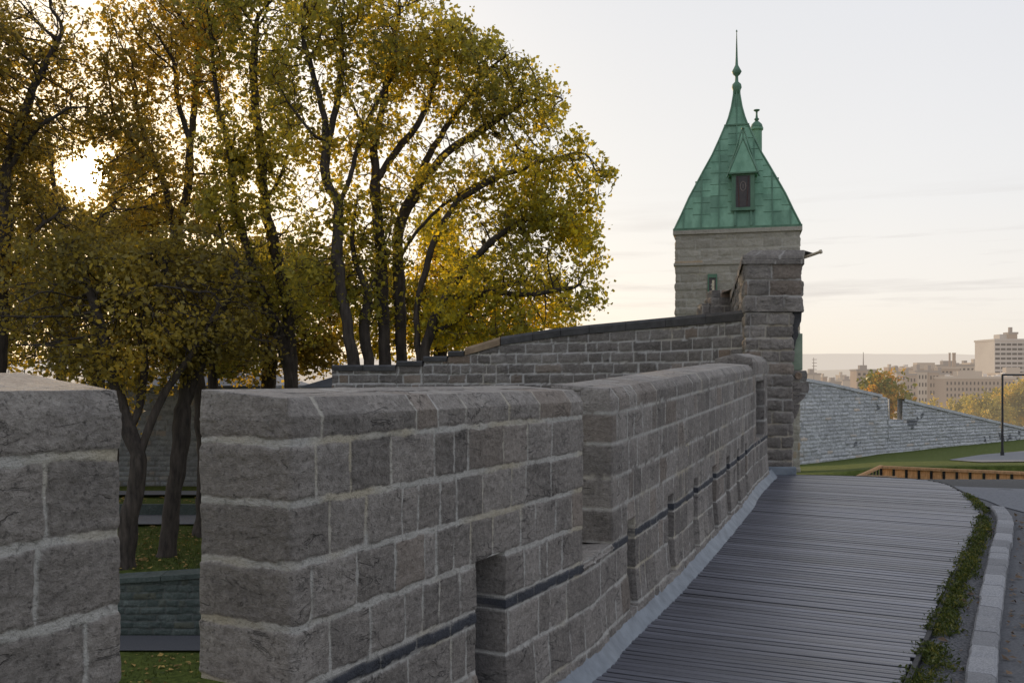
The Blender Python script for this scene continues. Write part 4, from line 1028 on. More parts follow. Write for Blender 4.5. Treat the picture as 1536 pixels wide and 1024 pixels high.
fw = empty('city_wall', (PX(1350, 58), 58, EYE - 4.3), label='long pale limestone city wall descending across the lawn with one notch', cat='wall')
FW = Path([(PX(1120, 49), 49.0), (PX(1190, 50), 50.0), (PX(1264, 53.4), 53.4), (PX(1322, 56.1), 56.1), (PX(1408, 60.1), 60.1), (PX(1535, 66), 66.0), (PX(1700, 73), 73.)], 10)
def fw_build():
    q = np.arange(0, FW.L, .055); pxq = np.array([CX + FW.at(v)[0] * F / FW.at(v)[1] for v in q])
    e = 1e-3
    topy = np.interp(pxq, [1120, 1190, 1213, 1240, 1262, 1264, 1332, 1332.1, 1354, 1354.1, 1449, 1535, 1700], [560, 566, 571.5, 576, 581, 581.5, 596.5, 628, 629, 600.5, 623, 643, 662])
    dq = FW.at(q)[:, 1]; top = (HY - topy) / F * dq + EYE
    footz = np.array([lawn_z(a, b) for a, b in zip(pxq, dq)]) - .3
    zr = np.linspace(0, 1, 90); S = np.repeat(q[:, None], 90, 1); Z = footz[:, None] + (top - footz)[:, None] * zr
    nn = FW.nrm(S); P = np.concatenate([FW.at(S), Z[..., None]], -1); N = np.concatenate([nn, np.zeros(S.shape + (1,))], -1)
    V, C = dress(P, N, S, Z, Layout(list(np.arange(-5, 4, .21)), -1, 60, .16, .85, seed=15, wh=.045, wv=.035), rock=.05, joint=.02, k=3.2, seed=99, warm=.03)
    # pale band and pale foot course
    pxg = np.repeat(pxq[:, None], 90, 1); yg = HY - (Z - EYE) / np.repeat(dq[:, None], 90, 1) * F
    by = np.interp(pxg, [1190, 1235, 1340, 1430, 1535], [600, 614, 636, 642, 650]); m = np.abs(yg - by) < 2.3; C[..., 0] = np.where(m, C[..., 0] * .3 + .8, C[..., 0])
    fy = np.interp(pxg, LPX, FOOT_Y); m = (fy - yg) < 4; C[..., 0] = np.where(m, .9, C[..., 0]); C[..., 1] = np.where(m, C[..., 1] * .3, C[..., 1])
    hole = (vnoise(P, .9, 77) > .80) & (vnoise(P, 3.0, 78) > .55); C[..., 2] = np.where(hole, .8, 0)
    link('wall_face', np_mesh('wall_face', V, grid_faces(*S.shape), C), M_FARW, fw)
    # thickness and coping, in two runs either side of the notch
    def run(a, b, name='coping'):
        sel = (pxq >= a) & (pxq <= b); V = []
        for s_, z in zip(q[sel][::8], top[sel][::8]):
            p = FW.at(s_); n = FW.nrm(s_)
            for (o, h) in ((.08, -.05), (.08, .12), (-.4, .12), (-.4, -1.6)): V.append((p[0] + n[0] * o, p[1] + n[1] * o, z + h))
        col = np.tile(np.array([[.55, 0, 0, 0]]), (len(V), 1)); link(name, np_mesh(name, V, grid_faces(len(V) // 4, 4), col, False), M_FARW, fw)
    run(1120, 1326); run(1355, 1700)
    mb = MB(); p = P3(1332, 600, 56.6)
    for px in (1331.8,):
        d = 56.8; mb.box((PX(px, d) - .03, d - .2, PZ(628.5, d)), (PX(px, d) + .03, d + (.35 if px < 1340 else -.1), PZ(598 if px < 1340 else 602, d)), c=(.2, 0, 0, 0))
    mb.build('notch_cheek', M_FARW, fw)
fw_build()

# low timber fence, its sunlit look put into the timber colour
FN = empty('timber_fence', (PX(1430, 20), 20, EYE - 3), label='low orange timber fence with dark posts beyond the paved area', cat='fence')
fpts = [(1321, 20.6), (1370, 20.2), (1430, 19.6), (1500, 19.0), (1570, 18.4), (1640, 17.8)]
def fy_top(px): return float(np.interp(px, [1321, 1400, 1536, 1640], [698, 701.5, 707, 711]))
FPp = Path([(PX(a, b), b) for a, b in fpts], 10)
def fence():
    q = 0.0; i = 0; step = .262
    rail = MB(); ps = []
    while q < FPp.L:
        p = FPp.at(q); px = CX + p[0] * F / p[1]; zt_ = PZ(fy_top(px), p[1]); ps.append((p[0], p[1], zt_)); q += step
    for a, b in zip(ps[:-1], ps[1:]): rail.bar((a[0], a[1], a[2] - .03), (b[0], b[1], b[2] - .03), .13, .055)
    rail.build('top_rail', M_FENCEWOOD, FN)
    post = MB(); post.box((-.02, -.03, -1.25), (.02, .03, 0)); pm = None
    pan = MB(); pan.box((.02, -.008, -1.2), (step - .02, .008, 0)); 
    for i, (a, b) in enumerate(zip(ps[:-1], ps[1:])):
        rz = math.atan2(b[1] - a[1], b[0] - a[0])
        for nm, src, mat, off in (('post', post, M_EDGE, -.035), ('panel', pan, M_FENCEWOOD, 0)):
            key = 'fence_' + nm
            if key not in bpy.data.meshes:
                me = bpy.data.meshes.new(key); me.from_pydata(src.v, [], src.f); me.materials.append(mat)
            o = bpy.data.objects.new(nm, bpy.data.meshes[key]); COL.objects.link(o); o.parent = FN
            o.location = Vector((a[0], a[1] + off, a[2] - .06)) - Vector(FN.location); o.rotation_euler = (0, 0, rz)
    s2 = MB(); A = Vector(P3(1322, 699, 20.6)); B = Vector(P3(1284, 716, 19.5)); s2.bar(A, B, .07, .05); s2.build('sloping_rail', M_FENCEWOOD, FN)
    s3 = MB()
    for t in np.linspace(.05, .95, 8):
        p = A + (B - A) * t; s3.bar(p, p + Vector((0, 0, -.9)), .03)
    s3.build('baluster_row', M_EDGE, FN)
fence()
mb = MB(); mb.bar(P3(1293, 714.6, 15.4), P3(1338, 716.6, 14.9), .25, .05); tag(mb.build('timber_beam', M_FENCEWOOD, bevel=.005), 'pale timber beam coloured as sunlit lying at the far edge of the boardwalk', 'beam')

# lamp post
LMP = empty('street_lamp', (PX(1503.5, 44), 44, lawn_z(1503.5, 44)), label='tall thin black street lamp with horizontal arm on the grey path', cat='street lamp')
mb = MB(); d = 44; mb.tube([P3(1503.5, 694, d), P3(1503.5, 668, d), P3(1503.5, 561, d)], [.075, .055, .05], 10); mb.tube([P3(1503.5, 695, d), P3(1503.5, 677, d)], .085, 10); mb.build('pole', M_BLACK, LMP)
mb = MB(); mb.tube([P3(1502, 562, d), P3(1560, 562, d)], [.045, .04], 8); mb.build('arm', M_BLACK, LMP)
mb = MB(); mb.box((PX(1555, d), d - .15, PZ(565, d)), (PX(1575, d), d + .15, PZ(560.5, d))); mb.build('lamp_head', M_BLACK, LMP, bevel=.03)

# ------------------------------------------------------------------ city and hills
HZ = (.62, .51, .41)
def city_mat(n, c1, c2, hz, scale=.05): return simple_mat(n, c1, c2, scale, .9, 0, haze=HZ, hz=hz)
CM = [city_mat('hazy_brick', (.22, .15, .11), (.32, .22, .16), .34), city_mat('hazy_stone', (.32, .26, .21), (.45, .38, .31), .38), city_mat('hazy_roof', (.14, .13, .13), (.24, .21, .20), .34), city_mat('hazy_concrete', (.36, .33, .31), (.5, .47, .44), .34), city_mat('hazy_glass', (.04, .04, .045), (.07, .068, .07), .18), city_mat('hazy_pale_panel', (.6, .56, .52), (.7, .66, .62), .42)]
ZC = -26.0
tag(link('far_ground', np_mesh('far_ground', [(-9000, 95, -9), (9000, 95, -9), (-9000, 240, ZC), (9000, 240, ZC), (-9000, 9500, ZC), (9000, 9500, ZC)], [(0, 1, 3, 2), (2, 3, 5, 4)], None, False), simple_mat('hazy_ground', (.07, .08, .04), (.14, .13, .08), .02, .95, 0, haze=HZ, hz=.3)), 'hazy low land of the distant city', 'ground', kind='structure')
def hill(name, d, pts, mat, label):
    V = []; xs = np.linspace(-600, 2600, 260)
    for px in xs:
        y = float(np.interp(px, [p[0] for p in pts], [p[1] for p in pts])) + float(fbm(np.array([[px * .012, 0, d]]), 1, 3, 4)[0]) * 1.6
        V += [(PX(px, d), d - 500, ZC - 1), (PX(px, d), d - 150, PZ(y + (HY - y) * .35, d)), (PX(px, d), d, PZ(y, d)), (PX(px, d), d + 800, ZC)]
    return tag(link(name, np_mesh(name, V, grid_faces(len(xs), 4)), mat), label, 'hills', kind='structure')
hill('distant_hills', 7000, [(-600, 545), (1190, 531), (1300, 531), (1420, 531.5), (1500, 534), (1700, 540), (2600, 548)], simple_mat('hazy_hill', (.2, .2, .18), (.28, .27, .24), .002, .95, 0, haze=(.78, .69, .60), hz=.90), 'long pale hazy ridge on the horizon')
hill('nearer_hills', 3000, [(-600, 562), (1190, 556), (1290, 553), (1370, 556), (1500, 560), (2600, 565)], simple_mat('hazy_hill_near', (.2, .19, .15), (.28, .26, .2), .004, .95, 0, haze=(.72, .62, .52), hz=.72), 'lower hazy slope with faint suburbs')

CG = 'hazy city buildings beyond the wall'
def block(name, label, cat, px0, px1, yt, d, mat, roofm=None, rows=0, cols=0, depth=None, ybot=None, wy=None, wmat=None, wh=.5, ww=.5, extra=None, rz=0.0, group=CG):
    x0, x1 = PX(px0, d), PX(px1, d); w = x1 - x0; depth = depth or max(10, w * .6); zt_ = PZ(yt, d); zb_ = ZC - 1 if ybot is None else PZ(ybot, d)
    r = empty(name, ((x0 + x1) / 2, d, zb_), rz, label=label, cat=cat, group=group)
    mb = MB(); mb.box((-w / 2, 0, 0), (w / 2, depth, zt_ - zb_)); mb.build('wall', mat, r, world=False)
    m2 = MB(); m2.box((-w / 2 - .3, -.35, zt_ - zb_ + .01), (w / 2 + .3, depth + .3, zt_ - zb_ + .9)); m2.box((-w * .25, depth * .3, zt_ - zb_ + .92), (w * .1, depth * .6, zt_ - zb_ + 3.2)); m2.build('roof', roofm or CM[2], r, world=False)
    if rows:
        ztop = zt_ - zb_ - 1.2; zl = zt_ - PZ(wy, d) if wy else 14; fh = zl / rows; cw = w / cols; me = None
        for i in range(rows):
            for j in range(cols):
                if me is None:
                    mw = MB(); mw.box((-cw * ww / 2, -.12, -fh * wh), (cw * ww / 2, .05, 0)); o = mw.build('window', wmat or CM[4], r, world=False); me = o.data
                else: o = bpy.data.objects.new('window', me); COL.objects.link(o); o.parent = r
                o.location = (-w / 2 + cw * (j + .5), 0, ztop - fh * i)
    if extra: extra(r, w, depth, zt_ - zb_)
    return r
def mast(px, y0, y1, d, label, rad=.35, cross=0, cat='mast'):
    mb = MB(); mb.tube([P3(px, y1, d), P3(px, y0, d)], [rad, rad * .4], 6)
    for k in range(cross): yy = y0 + 3 + k * 5; a = P3(px, yy, d); mb.bar((a[0] - .8, a[1], a[2]), (a[0] + 1.6, a[1], a[2]), .3)
    return tag(mb.build(cat, CM[2]), label, cat)
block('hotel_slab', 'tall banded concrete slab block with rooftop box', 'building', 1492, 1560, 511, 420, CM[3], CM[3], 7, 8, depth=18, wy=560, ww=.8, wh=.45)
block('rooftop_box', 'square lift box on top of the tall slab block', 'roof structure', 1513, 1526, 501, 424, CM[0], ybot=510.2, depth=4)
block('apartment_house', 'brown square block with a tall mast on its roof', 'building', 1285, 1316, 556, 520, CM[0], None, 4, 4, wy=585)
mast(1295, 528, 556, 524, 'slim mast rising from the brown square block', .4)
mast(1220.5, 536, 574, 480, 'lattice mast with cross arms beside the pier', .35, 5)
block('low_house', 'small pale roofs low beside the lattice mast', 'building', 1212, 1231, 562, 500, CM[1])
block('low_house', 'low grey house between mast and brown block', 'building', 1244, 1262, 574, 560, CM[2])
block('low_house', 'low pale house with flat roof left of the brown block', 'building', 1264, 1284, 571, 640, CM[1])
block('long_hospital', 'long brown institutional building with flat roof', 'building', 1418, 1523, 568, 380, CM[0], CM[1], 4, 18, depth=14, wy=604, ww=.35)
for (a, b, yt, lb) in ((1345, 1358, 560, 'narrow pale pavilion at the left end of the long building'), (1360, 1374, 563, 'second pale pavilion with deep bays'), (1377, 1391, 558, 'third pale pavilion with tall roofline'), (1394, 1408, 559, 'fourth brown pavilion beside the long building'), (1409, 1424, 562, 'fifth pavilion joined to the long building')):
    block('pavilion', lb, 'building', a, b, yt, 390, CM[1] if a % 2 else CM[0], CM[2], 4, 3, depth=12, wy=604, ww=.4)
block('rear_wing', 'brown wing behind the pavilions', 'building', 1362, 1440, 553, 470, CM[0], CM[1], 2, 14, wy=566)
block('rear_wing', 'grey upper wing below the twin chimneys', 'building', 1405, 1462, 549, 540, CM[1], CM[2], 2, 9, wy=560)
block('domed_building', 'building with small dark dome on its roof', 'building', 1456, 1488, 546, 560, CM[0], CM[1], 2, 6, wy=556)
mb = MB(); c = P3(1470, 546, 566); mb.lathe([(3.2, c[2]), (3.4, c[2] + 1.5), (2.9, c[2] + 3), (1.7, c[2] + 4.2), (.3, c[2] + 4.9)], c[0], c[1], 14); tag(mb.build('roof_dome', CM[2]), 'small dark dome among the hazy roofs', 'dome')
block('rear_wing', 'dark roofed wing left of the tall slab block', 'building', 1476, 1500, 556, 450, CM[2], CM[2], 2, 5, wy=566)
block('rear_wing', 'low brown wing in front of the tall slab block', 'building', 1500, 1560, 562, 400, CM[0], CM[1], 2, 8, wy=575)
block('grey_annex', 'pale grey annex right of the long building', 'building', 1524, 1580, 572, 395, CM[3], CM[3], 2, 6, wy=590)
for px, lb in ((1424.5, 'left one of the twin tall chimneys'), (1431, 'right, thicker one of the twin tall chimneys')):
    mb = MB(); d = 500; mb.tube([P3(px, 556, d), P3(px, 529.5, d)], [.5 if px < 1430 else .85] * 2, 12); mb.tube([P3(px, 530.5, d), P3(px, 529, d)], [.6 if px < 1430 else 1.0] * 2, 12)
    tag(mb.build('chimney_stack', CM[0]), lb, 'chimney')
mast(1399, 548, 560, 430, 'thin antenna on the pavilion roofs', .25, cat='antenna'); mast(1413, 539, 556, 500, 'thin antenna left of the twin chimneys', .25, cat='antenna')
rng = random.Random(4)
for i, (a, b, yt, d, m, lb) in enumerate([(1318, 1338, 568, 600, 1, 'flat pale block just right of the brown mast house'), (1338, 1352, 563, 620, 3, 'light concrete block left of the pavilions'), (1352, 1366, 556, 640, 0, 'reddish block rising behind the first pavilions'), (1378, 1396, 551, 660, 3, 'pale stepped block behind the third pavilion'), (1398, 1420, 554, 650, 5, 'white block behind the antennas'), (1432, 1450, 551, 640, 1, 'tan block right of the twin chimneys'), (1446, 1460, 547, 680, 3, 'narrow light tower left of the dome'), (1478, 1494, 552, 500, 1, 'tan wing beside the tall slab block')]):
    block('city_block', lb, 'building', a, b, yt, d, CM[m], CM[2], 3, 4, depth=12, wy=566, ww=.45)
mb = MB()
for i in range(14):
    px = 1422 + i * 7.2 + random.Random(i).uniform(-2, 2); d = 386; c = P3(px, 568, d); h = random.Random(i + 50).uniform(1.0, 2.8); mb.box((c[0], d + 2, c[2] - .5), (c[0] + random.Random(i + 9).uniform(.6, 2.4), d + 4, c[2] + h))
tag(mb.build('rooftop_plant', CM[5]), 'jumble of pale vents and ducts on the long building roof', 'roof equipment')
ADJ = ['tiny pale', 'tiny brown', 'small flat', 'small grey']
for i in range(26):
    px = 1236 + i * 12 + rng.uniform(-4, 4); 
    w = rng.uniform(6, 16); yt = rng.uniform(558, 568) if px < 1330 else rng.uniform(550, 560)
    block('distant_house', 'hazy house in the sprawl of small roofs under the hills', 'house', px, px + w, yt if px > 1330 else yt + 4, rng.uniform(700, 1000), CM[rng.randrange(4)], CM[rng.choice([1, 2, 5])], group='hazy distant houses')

# ------------------------------------------------------------------ trees
def grow(trunks, blobs, seed, step=.24, dens=11, infl=2.2, kill=.27, iters=110):
    """space colonisation from hand-laid limbs. trunks: list of polylines of (x,y,z); returns nodes, parents"""
    rng = np.random.default_rng(seed); nodes = []; par = []
    for tr in trunks:
        start = None
        tr = [np.array(p, float) for p in tr]
        if nodes:
            dd = [np.linalg.norm(np.array(n) - tr[0]) for n in nodes]; start = int(np.argmin(dd))
        prev = start if nodes else -1
        pts = catmull(tr, 8) if len(tr) > 2 else np.array([tr[0] + (tr[1] - tr[0]) * t for t in np.linspace(0, 1, 9)])
        L = np.r_[0, np.cumsum(np.linalg.norm(np.diff(pts, axis=0), axis=1))]; n = max(2, int(L[-1] / step)); first = True
        for q in np.linspace(0, L[-1], n + 1):
            p = np.array([np.interp(q, L, pts[:, i]) for i in range(3)])
            if first and prev >= 0: first = False; continue
            first = False
            p = p + rng.normal(0, .025, 3)
            nodes.append(p); par.append(prev); prev = len(nodes) - 1
    A = []
    for (c, r) in blobs:
        vol = 4.19 * r[0] * r[1] * r[2]; n = int(vol * dens)
        v = rng.normal(size=(n, 3)); v /= np.linalg.norm(v, axis=1)[:, None]; v *= (rng.random(n) ** .42)[:, None]
        A.append(np.array(c) + v * np.array(r))
    A = np.concatenate(A); alive = np.ones(len(A), bool)
    near = np.full(len(A), -1); nd = np.full(len(A), 1e9); done = 0
    for it in range(iters):
        N_ = np.array(nodes)
        new = N_[done:]
        # update nearest with the new nodes only
        ai = np.where(alive)[0]
        if len(ai) == 0 or len(new) == 0: break
        for s0 in range(0, len(new), 256):
            blk = new[s0:s0 + 256]; D = np.linalg.norm(A[ai][:, None] - blk[None], axis=2); j = D.argmin(1); dm = D[np.arange(len(ai)), j]
            better = dm < nd[ai]; idx = ai[better]; nd[idx] = dm[better]; near[idx] = done + s0 + j[better]
        done = len(nodes)
        alive &= nd > kill
        ai = np.where(alive & (nd < infl))[0]
        if len(ai) == 0:
            ai = np.where(alive)[0]
            if len(ai) == 0: break
            infl *= 1.5
            continue
        dirs = {}
        vec = A[ai] - N_[near[ai]]; vec /= np.linalg.norm(vec, axis=1)[:, None]
        for k, v in zip(near[ai], vec): dirs[k] = dirs.get(k, 0) + v
        added = 0
        for k, v in dirs.items():
            l = np.linalg.norm(v)
            if l < 1e-3: continue
            d = v / l + rng.normal(0, .18, 3) + np.array([0, 0, .06]); d /= np.linalg.norm(d)
            nodes.append(N_[k] + d * step); par.append(k); added += 1
        if not added or len(nodes) > 16000: break
    return np.array(nodes), np.array(par)

def radii(nodes, par, tip=.010, expo=2.35, base=None):
    n = len(nodes); acc = np.zeros(n); kids = np.zeros(n, int)
    for i in range(n - 1, -1, -1):
        if kids[i] == 0: acc[i] = tip ** expo
        if par[i] >= 0: acc[par[i]] += acc[i]; kids[par[i]] += 1
    # nodes of later limbs may come after their children: settle by depth order
    r = acc ** (1 / expo)
    if base: r = r * (base / r[0]) ** np.clip(np.log(r / tip) / np.log(r[0] / tip), 0, 1)
    return r, kids

def order_acc(nodes, par, tip, expo):
    n = len(nodes); ch = [[] for _ in range(n)]
    for i, p in enumerate(par):
        if p >= 0: ch[p].append(i)
    acc = np.zeros(n); st = [0]; order = []
    while st: k = st.pop(); order.append(k); st += ch[k]
    for k in reversed(order): acc[k] = sum(acc[c] for c in ch[k]) if ch[k] else tip ** expo
    return acc ** (1 / expo), ch, order

LM = {
 'olive': leaf_mat('olive_leaves', (.28, .27, .07), (.46, .41, .08), (.78, .60, .06), .6),
 'umber': leaf_mat('umber_leaves', (.30, .255, .075), (.46, .37, .085), (.74, .52, .065), .6),
 'gold': leaf_mat('golden_leaves', (.27, .26, .055), (.50, .45, .05), (.85, .66, .04), .62),
 'brown': leaf_mat('bronze_glow_leaves', (.28, .235, .075), (.47, .36, .075), (.78, .52, .06), .62),  # bronze foliage; its warmer tint also stands in for low-sun glow
 'dark': leaf_mat('dark_green_leaves', (.30, .26, .075), (.46, .38, .09), (.68, .48, .08), .58),
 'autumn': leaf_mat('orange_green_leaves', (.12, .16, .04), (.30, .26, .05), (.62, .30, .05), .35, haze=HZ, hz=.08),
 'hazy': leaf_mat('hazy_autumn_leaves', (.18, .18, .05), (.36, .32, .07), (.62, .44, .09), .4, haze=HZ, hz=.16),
}
def make_tree(label, base, limbs, blobs, seed, d, mat='olive', base_r=.24, leaf=.12, per=12, spread=.22, yel=.25, dens=42, step=.17, name='park_tree', group='park trees beyond the wall', dz=1.7, expo=2.3, kill=.19, minlev=.05, sparse=1.0):
    """limbs: list of [(px,py,doff)...]; blobs: (px,py,doff,rpx,rpy)"""
    tr = [[P3(a, b, d + c) for a, b, c in l] for l in limbs]
    tr[0] = [(base[0], base[1], base[2])] + tr[0]
    bl = []
    for (a, b, c, rx, ry) in blobs:
        rx_, ry_ = rx / F * d, ry / F * d; bl.append((P3(a, b, d + c), (rx_, (rx_ + ry_) / 2 * dz, ry_)))
    nodes, par = grow(tr, bl, seed, step=step, dens=dens, kill=kill)
    r, ch, order = order_acc(nodes, par, .0085, expo)
    k = base_r / r[0]; r = r * np.clip(k ** (np.clip(np.log(r / .0085) / np.log(r[0] / .0085), 0, 1) ** 2.6), .2, 5)
    root = empty(name, tuple(base), label=label, cat='tree', group=group)
    # branches: one tube chain per run
    Vs = []; Fs = []; off = 0
    st = [(0, None)]
    visited = 0
    while st:
        k0, parent = st.pop()
        chain = ([parent] if parent is not None else []) + [k0]; cur = k0
        while ch[cur]:
            cs = sorted(ch[cur], key=lambda c: -r[c]); 
            for c in cs[1:]: st.append((c, cur))
            cur = cs[0]; chain.append(cur)
        if len(chain) < 2: continue
        pts = nodes[chain].copy(); rad = r[chain].copy()
        if parent is not None: rad[0] = min(rad[0], rad[1] * 1.25)
        # light smoothing
        if len(pts) > 3: pts[1:-1] = pts[1:-1] * .5 + (pts[:-2] + pts[2:]) * .25
        if rad.max() < .012 and len(pts) < 3: ns = 3
        else: ns = 16 if rad.max() > .10 else (6 if rad.max() > .035 else 3)
        if parent is None: rad[0] *= 1.45; rad[1] *= 1.12
        t = np.gradient(pts, axis=0); t /= np.linalg.norm(t, axis=1)[:, None] + 1e-9
        u = np.cross(t[0], [0.3, .9, .1]); u /= np.linalg.norm(u)
        ring_ = []
        for i in range(len(pts)):
            u = u - t[i] * (u @ t[i]); u /= np.linalg.norm(u) + 1e-9; w = np.cross(t[i], u)
            a = np.arange(ns) * 2 * math.pi / ns; wobble = 1 + .07 * np.sin(a * 2 + i * .35 + seed) + .05 * np.sin(a * 5 + i * .5) + .035 * np.sin(a * 8 - i * .9) if ns > 6 else 1
            ring_.append(pts[i] + (u[None] * np.cos(a)[:, None] + w[None] * np.sin(a)[:, None]) * (rad[i] * wobble * np.ones(ns))[:, None])
        V = np.concatenate(ring_); n = len(pts); i = np.arange(n - 1)[:, None]; j = np.arange(ns)[None]; j2 = (j + 1) % ns
        Fc = np.stack([i * ns + j, i * ns + j2, (i + 1) * ns + j2, (i + 1) * ns + j], -1).reshape(-1, 4) + off
        Vs.append(V); Fs.append(Fc); off += len(V)
    link('trunk', np_mesh('trunk', np.concatenate(Vs), np.concatenate(Fs)), M_BARK, root)
    # leaves round thin branches
    rng = np.random.default_rng(seed + 100)
    thin = np.where(r < .020)[0]; thin = thin[thin > 3]
    cen = nodes[thin]; tips = np.array([len(ch[k]) == 0 for k in thin])
    cnt = np.where(tips, per, per * .55).astype(int)
    clump = vnoise(cen, 1.1, seed + 5); cnt = (cnt * np.clip((clump - .28) * 3.2, .06, 1.9) * sparse).astype(int)
    idx = np.repeat(np.arange(len(cen)), cnt)
    # sub-clusters: sprays of leaves rather than an even ball
    sub = rng.integers(0, 4, len(idx)); sc = np.random.default_rng(seed + 7).normal(size=(len(cen), 4, 3)) * spread * .62
    pos = cen[idx] + sc[idx, sub] + rng.normal(size=(len(idx), 3)) * spread * .34
    V, Fc = quads(pos, leaf, seed + 9, aspect=.72, up=-.35)
    tn = .18 + yel * .8 + (vnoise(pos, .55, seed + 3) - .5) * .75 + rng.normal(0, .16, len(pos)) 
    col = np.repeat(np.stack([np.clip(tn, 0, 1)] * 3 + [np.ones(len(tn))], 1), 4, 0)
    link('crown', np_mesh('crown', V, Fc, col, False), LM[mat], root)
    print(label[:30], len(nodes), len(pos), 'rr', round(float(k),2)); return root, len(pos)

def bz(px, d, z): return (PX(px, d), d, z)
NL = 0
